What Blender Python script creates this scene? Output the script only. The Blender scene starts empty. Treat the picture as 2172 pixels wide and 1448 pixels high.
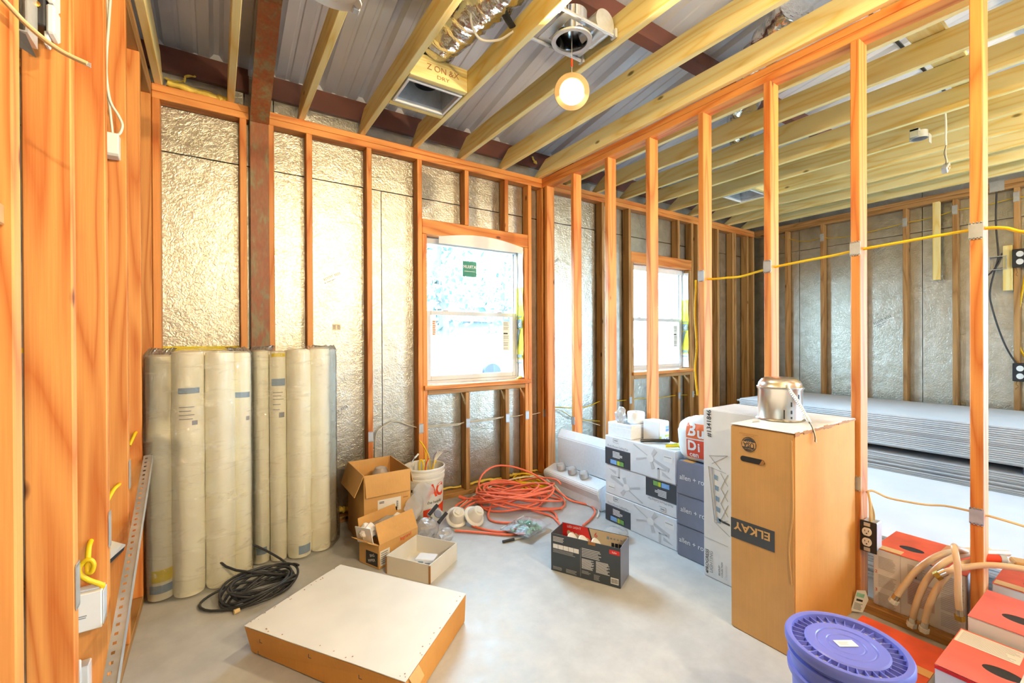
import bpy, bmesh, math, random
from mathutils import Vector, Matrix, Euler, noise

# ------------------------------------------------------------------ camera, sky, sun, exposure
D = bpy.data
SC = bpy.context.scene
COL = SC.collection
PI = math.pi

cam_d = D.cameras.new('camera')
cam = D.objects.new('camera', cam_d)
COL.objects.link(cam)
SC.camera = cam
cam_d.sensor_width = 36.0
cam_d.lens = 942.0 / 2172.0 * 36.0
cam_d.clip_start = 0.05
cam_d.clip_end = 300
_yaw, _pitch, _roll = 0.5875, -0.00286, -0.00484
_f = Vector((math.sin(_yaw) * math.cos(_pitch), math.cos(_yaw) * math.cos(_pitch), math.sin(_pitch)))
_r = Vector((math.cos(_yaw), -math.sin(_yaw), 0))
_u = _r.cross(_f)
_r2 = _r * math.cos(_roll) + _u * math.sin(_roll)
_u2 = _u * math.cos(_roll) - _r * math.sin(_roll)
_m = Matrix.Identity(4)
for _i in range(3):
    _m[_i][0], _m[_i][1], _m[_i][2] = _r2[_i], _u2[_i], -_f[_i]
_m.translation = Vector((0, 0, 1.29))
cam.matrix_world = _m

world = D.worlds.new('sky')
SC.world = world
world.use_nodes = True
_bg = world.node_tree.nodes['Background']
_bg.inputs['Color'].default_value = (0.47, 0.735, 1.0, 1)
_bg.inputs['Strength'].default_value = 38.0

# light portals in the two windows and the added side opening behind the viewer: they emit nothing, they only steer sky sampling
for _c, _w, _h, _n in (((1.867, 3.47, 1.53), 0.946, 1.22, (0, -1, 0)), ((4.30, 3.47, 1.53), 1.0, 1.22, (0, -1, 0)), ((6.46, -2.25, 1.15), 2.1, 2.3, (-1, 0, 0))):
    _pd = D.lights.new('sky_portal', 'AREA')
    _pd.shape = 'RECTANGLE'; _pd.size = _w; _pd.size_y = _h
    _pd.cycles.is_portal = True
    _po = D.objects.new('sky_portal', _pd)
    COL.objects.link(_po)
    _po.matrix_world = Matrix.Translation(_c) @ Vector(_n).to_track_quat('-Z', 'Y').to_matrix().to_4x4()

SC.view_settings.view_transform = 'Standard'
SC.view_settings.look = 'None'
SC.view_settings.exposure = 0.2
SC.view_settings.gamma = 1.0
SC.view_settings.use_curve_mapping = False
SC.cycles.max_bounces = 6
SC.cycles.diffuse_bounces = 3
SC.cycles.glossy_bounces = 3
SC.cycles.transparent_max_bounces = 8
SC.cycles.sample_clamp_indirect = 10.0
SC.cycles.use_adaptive_sampling = True
SC.cycles.adaptive_threshold = 0.1
SC.cycles.caustics_reflective = False
SC.cycles.caustics_refractive = False

RND = random.Random(11)

# ------------------------------------------------------------------ materials
def lin(c):
    return tuple(((v / 255.0) / 12.92 if v / 255.0 <= 0.04045 else ((v / 255.0 + 0.055) / 1.055) ** 2.4) for v in c)

class NT:
    def __init__(s, name):
        s.m = D.materials.new(name)
        s.m.use_nodes = True
        s.t = s.m.node_tree
        s.b = s.t.nodes['Principled BSDF']
        s.out = s.t.nodes['Material Output']
    def n(s, typ, **kw):
        nd = s.t.nodes.new(typ)
        for k, v in kw.items():
            if k.startswith('i_'):
                nd.inputs[k[2:].replace('_', ' ')].default_value = v
            else:
                setattr(nd, k, v)
        return nd
    def l(s, a, b):
        s.t.links.new(a, b)
    def math(s, op, a, b=None):
        nd = s.n('ShaderNodeMath', operation=op)
        for i, v in enumerate((a, b)):
            if v is None: continue
            if isinstance(v, (int, float)): nd.inputs[i].default_value = v
            else: s.l(v, nd.inputs[i])
        return nd.outputs[0]
    def ramp(s, fac, stops):
        nd = s.n('ShaderNodeValToRGB')
        el = nd.color_ramp.elements
        while len(el) < len(stops): el.new(0.5)
        for e, (p, c) in zip(el, stops):
            e.position = p
            e.color = (c[0], c[1], c[2], 1)
        s.l(fac, nd.inputs[0])
        return nd.outputs[0]
    def mix(s, fac, a, b, mode='MIX'):
        nd = s.n('ShaderNodeMix', data_type='RGBA', blend_type=mode)
        for i, v in ((0, fac), (6, a), (7, b)):
            if isinstance(v, (int, float)): nd.inputs[i].default_value = v
            elif isinstance(v, tuple): nd.inputs[i].default_value = (v[0], v[1], v[2], 1)
            else: s.l(v, nd.inputs[i])
        return nd.outputs[2]
    def coords(s, scale=(1, 1, 1), rand=True, kind='Object'):
        tc = s.n('ShaderNodeTexCoord')
        src = tc.outputs[kind]
        if rand:
            oi = s.n('ShaderNodeObjectInfo')
            cb = s.n('ShaderNodeCombineXYZ')
            for i, k in enumerate((37.0, 71.0, 53.0)):
                s.l(s.math('MULTIPLY', oi.outputs['Random'], k), cb.inputs[i])
            add = s.n('ShaderNodeVectorMath', operation='ADD')
            s.l(src, add.inputs[0]); s.l(cb.outputs[0], add.inputs[1])
            src = add.outputs[0]
        mp = s.n('ShaderNodeVectorMath', operation='MULTIPLY')
        mp.inputs[1].default_value = scale
        s.l(src, mp.inputs[0])
        return mp.outputs[0]
    def noise(s, vec, scale, detail=2, rough=0.5, dist=0.0):
        nd = s.n('ShaderNodeTexNoise')
        nd.inputs['Scale'].default_value = scale
        nd.inputs['Detail'].default_value = detail
        nd.inputs['Roughness'].default_value = rough
        nd.inputs['Distortion'].default_value = dist
        s.l(vec, nd.inputs['Vector'])
        return nd.outputs['Fac']
    def bump(s, h, strength=0.2, dist=0.01):
        nd = s.n('ShaderNodeBump')
        nd.inputs['Strength'].default_value = strength
        nd.inputs['Distance'].default_value = dist
        s.l(h, nd.inputs['Height'])
        s.l(nd.outputs[0], s.b.inputs['Normal'])

def plain(name, rgb, rough=0.6, metal=0.0, var=0.06, scale=14.0, bump=0.0, coat=0.0):
    t = NT(name)
    c = lin(rgb)
    v = t.noise(t.coords(), scale, 2)
    lo = tuple(x * (1 - var) for x in c); hi = tuple(min(1, x * (1 + var)) for x in c)
    t.l(t.ramp(v, [(0.3, lo), (0.7, hi)]), t.b.inputs['Base Color'])
    t.b.inputs['Roughness'].default_value = rough
    t.b.inputs['Metallic'].default_value = metal
    if coat: t.b.inputs['Coat Weight'].default_value = coat
    if bump: t.bump(v, bump, 0.004)
    return t.m

def wood(name, base, dark, axis, tone=0.10, rings=11.0, knots=True, pale=0.0):
    t = NT(name)
    sc = [1.0, 1.0, 1.0]; sc[axis] = 0.09
    v = t.coords(tuple(sc))
    n1 = t.noise(v, 9.0, 1.5, 0.45, 0.3)
    band = t.math('PINGPONG', t.math('MULTIPLY', n1, rings), 1.0)
    band = t.math('POWER', band, 2.2)
    sc2 = [1.0, 1.0, 1.0]; sc2[axis] = 0.02
    fib = t.noise(t.coords(tuple(sc2)), 240.0, 2)
    b, d = lin(base), lin(dark)
    c = t.ramp(band, [(0.0, b), (1.0, d)])
    c = t.mix(0.22, c, t.ramp(fib, [(0.3, d), (0.7, b)]))
    if knots:
        sk = [1.0, 1.0, 1.0]; sk[axis] = 0.45
        vo = t.n('ShaderNodeTexVoronoi')
        vo.inputs['Scale'].default_value = 5.2
        t.l(t.coords(tuple(sk)), vo.inputs['Vector'])
        k = t.ramp(vo.outputs['Distance'], [(0.035, (1, 1, 1)), (0.075, (0, 0, 0))])
        kd = tuple(x * 0.30 for x in d)
        c = t.mix(k, c, kd)
    oi = t.n('ShaderNodeObjectInfo')
    hs = t.n('ShaderNodeHueSaturation')
    t.l(c, hs.inputs['Color'])
    val = t.math('ADD', t.math('MULTIPLY', oi.outputs['Random'], tone * 2), 1.0 - tone)
    t.l(val, hs.inputs['Value'])
    t.l(hs.outputs[0], t.b.inputs['Base Color'])
    t.b.inputs['Roughness'].default_value = 0.55
    t.bump(fib, 0.12, 0.002)
    return t.m

FIR = [wood('fir_grain_%s' % 'xyz'[a], (232, 158, 82), (196, 102, 36), a) for a in range(3)]
PINE = [wood('pine_grain_%s' % 'xyz'[a], (254, 238, 170), (240, 204, 108), a, tone=0.06, rings=12) for a in range(3)]
SPF = [wood('weathered_spruce_%s' % 'xyz'[a], (196, 150, 92), (150, 104, 52), a) for a in range(3)]

def m_foil():
    t = NT('crinkled_foil_facing')
    v = t.coords(rand=True)
    n1 = t.noise(v, 44.0, 3, 0.55, 1.4)
    n2 = t.noise(v, 9.0, 2, 0.5, 0.8)
    h = t.math('ADD', t.math('MULTIPLY', n1, 0.6), t.math('MULTIPLY', n2, 0.6))
    t.l(t.ramp(n2, [(0.3, lin((190, 185, 168))), (0.7, lin((212, 208, 194)))]), t.b.inputs['Base Color'])
    t.b.inputs['Metallic'].default_value = 0.93
    t.l(t.ramp(n1, [(0.3, (0.30,) * 3), (0.7, (0.42,) * 3)]), t.b.inputs['Roughness'])
    t.bump(h, 0.38, 0.013)
    return t.m
FOIL = m_foil()

def m_concrete():
    t = NT('trowelled_concrete')
    v = t.coords(rand=False)
    n1 = t.noise(v, 1.3, 5, 0.55, 0.4)
    n2 = t.noise(v, 9.0, 5, 0.65)
    n3 = t.noise(v, 90.0, 2)
    c = t.ramp(n1, [(0.3, lin((176, 178, 178))), (0.7, lin((204, 205, 204)))])
    c = t.mix(0.35, c, t.ramp(n2, [(0.35, lin((168, 170, 172))), (0.65, lin((210, 210, 208)))]))
    sp = t.ramp(n3, [(0.74, (0, 0, 0)), (0.80, (1, 1, 1))])
    c = t.mix(t.math('MULTIPLY', sp, 0.3), c, lin((120, 118, 112)))
    t.l(c, t.b.inputs['Base Color'])
    t.l(t.ramp(n2, [(0.3, (0.38,) * 3), (0.7, (0.6,) * 3)]), t.b.inputs['Roughness'])
    t.bump(n2, 0.08, 0.004)
    return t.m
CONCRETE = m_concrete()

def m_steel_primer():
    t = NT('weathered_red_primer_steel')
    v = t.coords((1, 1, 0.35), rand=False)
    n1 = t.noise(v, 16.0, 5, 0.65, 0.5)
    n2 = t.noise(v, 70.0, 3)
    c = t.ramp(n1, [(0.38, lin((150, 78, 44))), (0.52, lin((140, 96, 60))), (0.62, lin((128, 128, 92)))])
    c = t.mix(0.3, c, t.ramp(n2, [(0.3, lin((112, 62, 38))), (0.7, lin((176, 104, 56)))]))
    t.l(c, t.b.inputs['Base Color'])
    t.b.inputs['Roughness'].default_value = 0.5
    return t.m
PRIMER_STEEL = m_steel_primer()

def m_cardboard(name, rgb, vert=2):
    t = NT(name)
    sc = [1.0, 1.0, 1.0]; sc[vert] = 0.03
    flute = t.noise(t.coords(tuple(sc)), 170.0, 1)
    n = t.noise(t.coords(), 6.0, 4, 0.6)
    c = lin(rgb)
    a = t.ramp(n, [(0.3, tuple(x * 0.90 for x in c)), (0.7, tuple(min(1, x * 1.06) for x in c))])
    a = t.mix(0.15, a, t.ramp(flute, [(0.3, tuple(x * 0.72 for x in c)), (0.7, c)]))
    t.l(a, t.b.inputs['Base Color'])
    t.b.inputs['Roughness'].default_value = 0.7
    t.bump(flute, 0.06, 0.002)
    return t.m
CARD = m_cardboard('kraft_cardboard', (222, 172, 104))
CARD_DARK = m_cardboard('kraft_cardboard_raw_edge', (176, 122, 66))
CARD_ORANGE = m_cardboard('deep_kraft_cardboard', (226, 158, 74))

def m_clear(name, tint=(1, 1, 1), milk=0.08, gloss=0.14, rough=0.06, wrinkle=0.0, wscale=30.0, milkcol=(245, 245, 240), streak=0.0, wdist=0.012):
    t = NT(name)
    t.t.nodes.remove(t.b)
    tr = t.n('ShaderNodeBsdfTransparent'); tr.inputs[0].default_value = (tint[0], tint[1], tint[2], 1)
    di = t.n('ShaderNodeBsdfDiffuse'); di.inputs[0].default_value = (*lin(milkcol), 1)
    gl = t.n('ShaderNodeBsdfGlossy'); gl.inputs['Roughness'].default_value = rough
    tl = t.n('ShaderNodeBsdfTranslucent'); tl.inputs[0].default_value = (*lin(milkcol), 1)
    md = t.n('ShaderNodeMixShader'); md.inputs[0].default_value = 0.45
    t.l(di.outputs[0], md.inputs[1]); t.l(tl.outputs[0], md.inputs[2])
    m1 = t.n('ShaderNodeMixShader'); m1.inputs[0].default_value = milk
    if streak:
        tc = t.n('ShaderNodeTexCoord'); mp = t.n('ShaderNodeMapping')
        mp.inputs['Rotation'].default_value = (0, 0.55, 0.3); mp.inputs['Scale'].default_value = (4.0, 5.0, 15.0)
        t.l(tc.outputs['Object'], mp.inputs['Vector'])
        sn = t.noise(mp.outputs[0], 1.6, 4, 0.62, 0.7)
        st = t.math('MULTIPLY', t.ramp(sn, [(0.54, (0, 0, 0)), (0.72, (1, 1, 1))]), streak)
        t.l(t.math('ADD', st, milk), m1.inputs[0])
    m2 = t.n('ShaderNodeMixShader')
    fr = t.n('ShaderNodeFresnel'); fr.inputs[0].default_value = 1.4
    f = t.math('ADD', t.math('MULTIPLY', fr.outputs[0], 0.8), gloss)
    if gloss <= 0: f = t.math('MULTIPLY', fr.outputs[0], 0.5)
    t.l(f, m2.inputs[0])
    t.l(tr.outputs[0], m1.inputs[1]); t.l(md.outputs[0], m1.inputs[2])
    t.l(m1.outputs[0], m2.inputs[1]); t.l(gl.outputs[0], m2.inputs[2])
    if wrinkle:
        nz = t.noise(t.coords(), wscale, 4, 0.6, 1.0)
        bp = t.n('ShaderNodeBump'); bp.inputs['Strength'].default_value = wrinkle; bp.inputs['Distance'].default_value = wdist
        t.l(nz, bp.inputs['Height']); t.l(bp.outputs[0], gl.inputs['Normal'])
    t.l(m2.outputs[0], t.out.inputs['Surface'])
    return t.m
GLASS = m_clear('window_glass', (0.98, 1.0, 0.99), 0.0, 0.0, 0.0)
FILM = m_clear('stretch_wrap_film', (1, 0.995, 0.98), 0.04, 0.07, 0.16, 1.0, 16.0, (255, 250, 232), streak=0.30, wdist=0.03)
BAGCLEAR = m_clear('clear_plastic_bag', (1, 1, 1), 0.5, 0.10, 0.10, 0.35, 34.0, (255, 255, 255))

CLEARBAG = m_clear('thin_clear_bag', (1, 1, 1), 0.16, 0.10, 0.08, 0.8, 30.0)
def m_emit(name, rgb, strength):
    t = NT(name)
    t.b.inputs['Base Color'].default_value = (1, 1, 1, 1)
    t.b.inputs['Emission Color'].default_value = (*lin(rgb), 1)
    t.b.inputs['Emission Strength'].default_value = strength
    return t.m
LED = m_emit('led_diffuser_glow', (255, 232, 190), 6.0)

WHITE_CARD = plain('white_printed_card', (236, 238, 242), 0.45, var=0.03)
WHITE_PAPER = plain('white_paper', (240, 238, 232), 0.6, var=0.03)
DUSTY_WHITE = plain('dusty_white_board', (230, 226, 216), 0.6, var=0.05, scale=5)
CREAM_FOAM = plain('cream_foam_roll', (255, 248, 222), 0.5, var=0.05, scale=7, coat=0.2)
WHITE_FOAM = plain('white_expanded_foam', (244, 246, 248), 0.75, var=0.03, scale=60, bump=0.15)
SLATE = plain('slate_blue_card', (124, 128, 146), 0.4, var=0.05)
CHARCOAL = plain('charcoal_print', (66, 74, 82), 0.4, var=0.06)
INK = plain('black_ink', (42, 42, 44), 0.5)
GREY_INK = plain('grey_ink', (150, 152, 156), 0.6)
LIGHT_INK = plain('light_grey_ink', (204, 206, 210), 0.6)
WHITE_INK = plain('white_ink', (244, 244, 244), 0.5, var=0.02)
KRAFT_INK = plain('kraft_coloured_ink', (224, 178, 112), 0.6)
RED_INK = plain('red_ink', (226, 44, 40), 0.4)
ORANGE_RED = plain('orange_red_ink', (240, 74, 30), 0.4)
BAG_ORANGE = plain('bag_orange_ink', (240, 118, 64), 0.5)
BLUE_INK = plain('pale_blue_ink', (130, 176, 232), 0.5)
GREEN_INK = plain('leaf_green_ink', (124, 172, 96), 0.5)
LIME_INK = plain('lime_ink', (190, 206, 60), 0.5)
TAN_PRINT = plain('tan_printed_card', (214, 196, 164), 0.5, var=0.03)
RED_BOX = plain('scuffed_red_card', (232, 92, 52), 0.5, var=0.16, scale=9)
PINK_BOX = plain('faded_red_card', (236, 112, 96), 0.5, var=0.14, scale=7)
STICKER_GREEN = plain('green_sticker', (70, 148, 124), 0.5)
BLUE_BAND = plain('faded_blue_label', (138, 164, 190), 0.5)
VINYL = plain('white_vinyl', (212, 215, 217), 0.35, var=0.02)
PLASTIC_WHITE = plain('white_plastic', (240, 240, 236), 0.35, var=0.02)
PLASTIC_MILK = plain('milky_plastic', (238, 234, 222), 0.3, var=0.03)
TRIM_RING = plain('warm_trim_ring', (196, 170, 126), 0.4, var=0.02)
PLASTIC_BLACK = plain('black_plastic', (40, 42, 46), 0.4)
PLASTIC_BLUE = plain('periwinkle_plastic', (112, 122, 214), 0.38, var=0.05, scale=6)
BAG_WHITE = plain('white_bag_plastic', (240, 238, 234), 0.35, var=0.03, bump=0.2)
ORANGE_CORD = plain('orange_vinyl_cord', (255, 128, 96), 0.4, var=0.05)
BLACK_CABLE = plain('black_rubber_cable', (50, 52, 56), 0.38)
YELLOW_CABLE = plain('yellow_cable_jacket', (246, 206, 24), 0.45)
WHITE_CABLE = plain('white_cable_jacket', (240, 236, 220), 0.45)
TAN_CABLE = plain('tan_cable_jacket', (226, 200, 146), 0.45)
PEX = plain('ivory_supply_hose', (240, 216, 182), 0.3, var=0.03)
GALV = plain('galvanised_steel', (206, 209, 209), 0.36, 0.55, var=0.08, scale=30)
ALU = plain('spun_aluminium', (222, 218, 208), 0.26, 1.0, var=0.04)
CHROME = plain('bright_chrome', (226, 228, 230), 0.12, 1.0)
BRASS = plain('brass_fitting', (222, 186, 96), 0.25, 1.0)
ROOF_METAL = plain('galvalume_roofing', (222, 224, 232), 0.40, 0.10, var=0.05, scale=3)
RED_OXIDE = plain('red_oxide_purlin', (116, 70, 58), 0.4, 0.0, var=0.10, scale=5)
DUCT_FOIL = plain('wrinkled_duct_foil', (226, 224, 218), 0.16, 1.0, var=0.08, scale=40, bump=0.9)
SPRAY_FOAM = plain('yellow_spray_foam', (244, 212, 92), 0.6, var=0.1, scale=30, bump=0.5)
DRYWALL_FACE = plain('drywall_paper_face', (232, 232, 234), 0.7, var=0.02, scale=4)
DRYWALL_EDGE = plain('drywall_edge', (214, 214, 214), 0.8, var=0.05)
YELLOW_TAPE = plain('yellow_flashing_tape', (238, 214, 20), 0.45)
WRAP_YELLOW = plain('house_wrap_yellow', (226, 218, 60), 0.5)
WRAP_GREY = plain('house_wrap_grey', (110, 120, 116), 0.5)
GREEN_BITS = plain('green_wire_nuts', (150, 214, 186), 0.45, var=0.2, scale=40)
YELLOW_TOOL = plain('yellow_tool_grip', (240, 214, 40), 0.4)
LIME_TOOL = plain('lime_tool_grip', (196, 204, 60), 0.4)
LEAF = plain('tree_leaves', (92, 108, 98), 0.8, var=0.4, scale=3)
BARK = plain('tree_bark', (90, 86, 80), 0.9)
GRAVEL = plain('pale_gravel_yard', (120, 118, 112), 0.9, var=0.12, scale=2)
SIDING = plain('pale_siding', (120, 122, 124), 0.8)
SHINGLE = plain('grey_shingles', (92, 94, 98), 0.9)
TYRE = plain('tyre_rubber', (44, 44, 46), 0.8)

# ------------------------------------------------------------------ mesh helpers
def frame(o, n, u):
    """matrix whose x = right, y = up, z = outward normal of a face"""
    n = Vector(n).normalized(); u = Vector(u).normalized()
    r = u.cross(n)
    m = Matrix.Identity(4)
    for i in range(3):
        m[i][0], m[i][1], m[i][2], m[i][3] = r[i], u[i], n[i], o[i]
    return m

def spline(pts, k=8, closed=False):
    P = [Vector(p) for p in pts]
    out = []
    n = len(P)
    rng = n if closed else n - 1
    for i in range(rng):
        if closed: a, b, c, d = P[(i - 1) % n], P[i], P[(i + 1) % n], P[(i + 2) % n]
        else: a, b, c, d = P[max(i - 1, 0)], P[i], P[i + 1], P[min(i + 2, n - 1)]
        for j in range(k):
            t = j / k
            out.append(0.5 * ((2 * b) + (c - a) * t + (2 * a - 5 * b + 4 * c - d) * t * t + (3 * b - a - 3 * c + d) * t ** 3))
    if not closed: out.append(P[-1])
    return out

class MB:
    def __init__(s):
        s.v, s.f, s.mi = [], [], []
    def add(s, vs, fs, mi=0):
        o = len(s.v)
        s.v += [tuple(v) for v in vs]
        s.f += [tuple(i + o for i in f) for f in fs]
        s.mi += [mi] * len(fs)
        return s
    def hexa(s, b, t, mi=0):
        return s.add(list(b) + list(t), [(3, 2, 1, 0), (4, 5, 6, 7), (0, 1, 5, 4), (1, 2, 6, 5), (2, 3, 7, 6), (3, 0, 4, 7)], mi)
    def box(s, x0, y0, z0, x1, y1, z1, mi=0, M=None):
        b = [(x0, y0, z0), (x1, y0, z0), (x1, y1, z0), (x0, y1, z0)]
        t = [(x, y, z1) for x, y, _ in b]
        if M is not None:
            b = [M @ Vector(p) for p in b]; t = [M @ Vector(p) for p in t]
        return s.hexa(b, t, mi)
    def panel(s, quad, th, mi=0):
        """thick sheet from four corner points, thickness along its normal"""
        q = [Vector(p) for p in quad]
        n = (q[1] - q[0]).cross(q[3] - q[0]).normalized() * th
        return s.hexa(q, [p + n for p in q], mi)
    def prism(s, poly, z0, z1, M=None, mi=0):
        n = len(poly)
        vs = [Vector((x, y, z0)) for x, y in poly] + [Vector((x, y, z1)) for x, y in poly]
        if M is not None: vs = [M @ v for v in vs]
        fs = [tuple(reversed(range(n))), tuple(range(n, 2 * n))] + [(i, (i + 1) % n, n + (i + 1) % n, n + i) for i in range(n)]
        return s.add(vs, fs, mi)
    def tube(s, pts, r, n=8, closed=False, mi=0, flat=1.0):
        P = [Vector(p) for p in pts]
        m = len(P)
        rr = r if isinstance(r, (list, tuple)) else [r] * m
        up = None
        rings = []
        for i in range(m):
            if closed: d = P[(i + 1) % m] - P[i - 1]
            else: d = P[min(i + 1, m - 1)] - P[max(i - 1, 0)]
            if d.length < 1e-9: d = Vector((0, 0, 1))
            d.normalize()
            if up is None:
                up = Vector((0, 0, 1)) if abs(d.z) < 0.9 else Vector((1, 0, 0))
            side = d.cross(up)
            if side.length < 1e-6: side = d.orthogonal()
            side.normalize()
            up = side.cross(d).normalized()
            rings.append([P[i] + side * math.cos(2 * PI * k / n) * rr[i] + up * math.sin(2 * PI * k / n) * rr[i] * flat for k in range(n)])
        vs = [v for ring in rings for v in ring]
        fs = []
        for i in range(m if closed else m - 1):
            j = (i + 1) % m
            for k in range(n):
                k2 = (k + 1) % n
                fs.append((i * n + k, i * n + k2, j * n + k2, j * n + k))
        if not closed:
            fs.append(tuple(reversed(range(n))))
            fs.append(tuple(range((m - 1) * n, m * n)))
        return s.add(vs, fs, mi)
    def lathe(s, prof, n=32, M=None, mi=0):
        """profile of (r, z); closed at both ends when r is 0 there"""
        vs, idx = [], []
        for r, z in prof:
            if r < 1e-6:
                idx.append([len(vs)]); vs.append(Vector((0, 0, z)))
            else:
                idx.append(list(range(len(vs), len(vs) + n)))
                vs += [Vector((r * math.cos(2 * PI * k / n), r * math.sin(2 * PI * k / n), z)) for k in range(n)]
        fs = []
        for a, b in zip(idx, idx[1:]):
            for k in range(n):
                k2 = (k + 1) % n
                q = []
                for w in (a[k % len(a)], a[k2 % len(a)], b[k2 % len(b)], b[k % len(b)]):
                    if w not in q: q.append(w)
                if len(q) > 2: fs.append(tuple(q))
        if M is not None: vs = [M @ v for v in vs]
        return s.add(vs, fs, mi)
    def build(s, name, mats, parent=None, loc=(0, 0, 0), rot=(0, 0, 0), smooth=False, bevel=0.0, seg=1, angle=35):
        me = D.meshes.new(name)
        me.from_pydata(s.v, [], s.f)
        mats = mats if isinstance(mats, (list, tuple)) else [mats]
        for m in mats: me.materials.append(m)
        me.polygons.foreach_set('material_index', s.mi)
        bm = bmesh.new(); bm.from_mesh(me)
        bmesh.ops.recalc_face_normals(bm, faces=bm.faces)
        if bevel:
            es = [e for e in bm.edges if len(e.link_faces) == 2 and e.calc_face_angle(0) > 0.5]
            bmesh.ops.bevel(bm, geom=es, offset=bevel, segments=seg, affect='EDGES', clamp_overlap=True)
        bm.to_mesh(me); bm.free()
        if smooth:
            me.shade_smooth()
            me.set_sharp_from_angle(angle=math.radians(angle))
        o = D.objects.new(name, me)
        COL.objects.link(o)
        o.location = loc; o.rotation_euler = rot
        if parent is not None: o.parent = parent
        return o

def tag(o, label=None, cat=None, group=None, kind=None):
    if label: o['label'] = label
    if cat: o['category'] = cat
    if group: o['group'] = group
    if kind: o['kind'] = kind
    return o
def thing(name, label, cat, loc=(0, 0, 0), rz=0.0, group=None, rot=None):
    o = D.objects.new(name, None)
    o.empty_display_size = 0.05
    COL.objects.link(o)
    o.location = loc
    o.rotation_euler = rot if rot is not None else (0, 0, rz)
    return tag(o, label, cat, group)
def structure(name, label, cat):
    o = D.objects.new(name, None); o.empty_display_size = 0.1
    COL.objects.link(o)
    return tag(o, label, cat, None, 'structure')
def copy_tree(o, parent=None):
    c = o.copy(); COL.objects.link(c)
    if parent is not None: c.parent = parent
    for ch in list(o.children): copy_tree(ch, c)
    return c

_lum = {}
def lumber(name, x0, y0, z0, x1, y1, z1, kind, parent, axis=None):
    d = (round(x1 - x0, 3), round(y1 - y0, 3), round(z1 - z0, 3))
    if axis is None: axis = d.index(max(d))
    key = (d, id(kind), axis)
    if key not in _lum:
        o = MB().box(-d[0] / 2, -d[1] / 2, -d[2] / 2, d[0] / 2, d[1] / 2, d[2] / 2).build(name, kind[axis], parent, bevel=0.003)
        _lum[key] = o.data
    else:
        o = D.objects.new(name, _lum[key]); COL.objects.link(o); o.parent = parent
    o.location = ((x0 + x1) / 2, (y0 + y1) / 2, (z0 + z1) / 2)
    return o

def text(body, size, mat, parent, M, align='CENTER', name='lettering', bold=0.0, sx=1.0, shear=0.0, wrap_r=None):
    cu = D.curves.new(name, 'FONT')
    cu.body = body; cu.size = size; cu.align_x = align; cu.align_y = 'CENTER'
    cu.offset = bold; cu.shear = shear
    cu.resolution_u = 3
    tmp = D.objects.new('tmp_' + name, cu)
    COL.objects.link(tmp)
    dg = bpy.context.evaluated_depsgraph_get()
    me = D.meshes.new_from_object(tmp.evaluated_get(dg))
    D.objects.remove(tmp); D.curves.remove(cu)
    for v in me.vertices:
        x, y, z = v.co.x * sx, v.co.y, 0.0
        if wrap_r:      # bent round a cylinder whose axis is the text's up direction
            a = x / wrap_r
            x, z = wrap_r * math.sin(a), wrap_r * (math.cos(a) - 1)
        v.co = M @ Vector((x, y, z))
    me.materials.clear(); me.materials.append(mat)
    me.name = name
    o = D.objects.new(name, me); COL.objects.link(o); o.parent = parent
    return o

class Face:
    """flat print on a face: origin at its lower left corner, x right, y up, seen from outside"""
    def __init__(s, parent, o, n, u=(0, 0, 1)):
        s.p, s.M = parent, frame(o, n, u)
    def rect(s, x, y, w, h, mat, name='printed_panel', e=0.0008):
        return MB().box(x, y, 0.0001, x + w, y + h, e, M=s.M).build(name, mat, s.p)
    def poly(s, pts, mat, name='printed_shape', e=0.0012):
        return MB().prism(pts, 0.0002, e, M=s.M).build(name, mat, s.p)
    def rects(s, lst, mat, name='printed_text_lines', e=0.0012):
        b = MB()
        for x, y, w, h in lst: b.box(x, y, 0.0002, x + w, y + h, e, M=s.M)
        return b.build(name, mat, s.p)
    def lines(s, x, y, w, h, n, mat, fill=0.5, seed=1, name='printed_text_lines', ragged=0.25):
        r = random.Random(seed); L = []
        st = h / n
        for i in range(n):
            L.append((x, y + h - (i + 1) * st + st * (1 - fill) / 2, w * (1 - ragged * r.random()), st * fill))
        return s.rects(L, mat, name)
    def text(s, body, x, y, size, mat, align='CENTER', rot=0.0, e=0.0016, **kw):
        M = s.M @ Matrix.Translation((x, y, e)) @ Matrix.Rotation(rot, 4, 'Z')
        return text(body, size, mat, s.p, M, align, **kw)

def card_box(name, label, cat, x0, y0, z0, x1, y1, z1, mat, group=None, rz=0.0, bevel=0.004, dent=0.0, seed=0):
    """closed carton: an empty at the base centre plus its body (local coordinates centred on the base)"""
    cx, cy = (x0 + x1) / 2, (y0 + y1) / 2
    t = thing(name, label, cat, (cx, cy, z0), rz, group)
    w, d, h = (x1 - x0) / 2, (y1 - y0) / 2, z1 - z0
    b = MB()
    r = random.Random(seed)
    c = [(-w, -d), (w, -d), (w, d), (-w, d)]
    bot = [(x, y, 0) for x, y in c]
    top = [(x, y, h - r.uniform(0, dent)) for x, y in c]
    b.hexa(bot, top).build('body', mat, t, bevel=bevel, seg=2)
    return t, w, d, h

# ------------------------------------------------------------------ floor and outdoors
fl = tag(MB().box(-5, -7, -0.12, 6.6, 3.47, 0).build('floor', CONCRETE), 'pale grey trowelled concrete floor slab', 'floor', kind='structure')
tag(MB().box(-40, -40, -0.5, 60, 60, -0.22).build('ground_yard', GRAVEL), 'pale gravel yard outside the windows', 'ground', kind='structure')

H0, H1 = 2.71, 2.795            # underside and top of the double top plate
YW = 3.30                       # room face of the window wall
XL, XP, XR = -0.305, 2.54, 6.29 # room faces of the left wall, the open partition, the right wall

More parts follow.
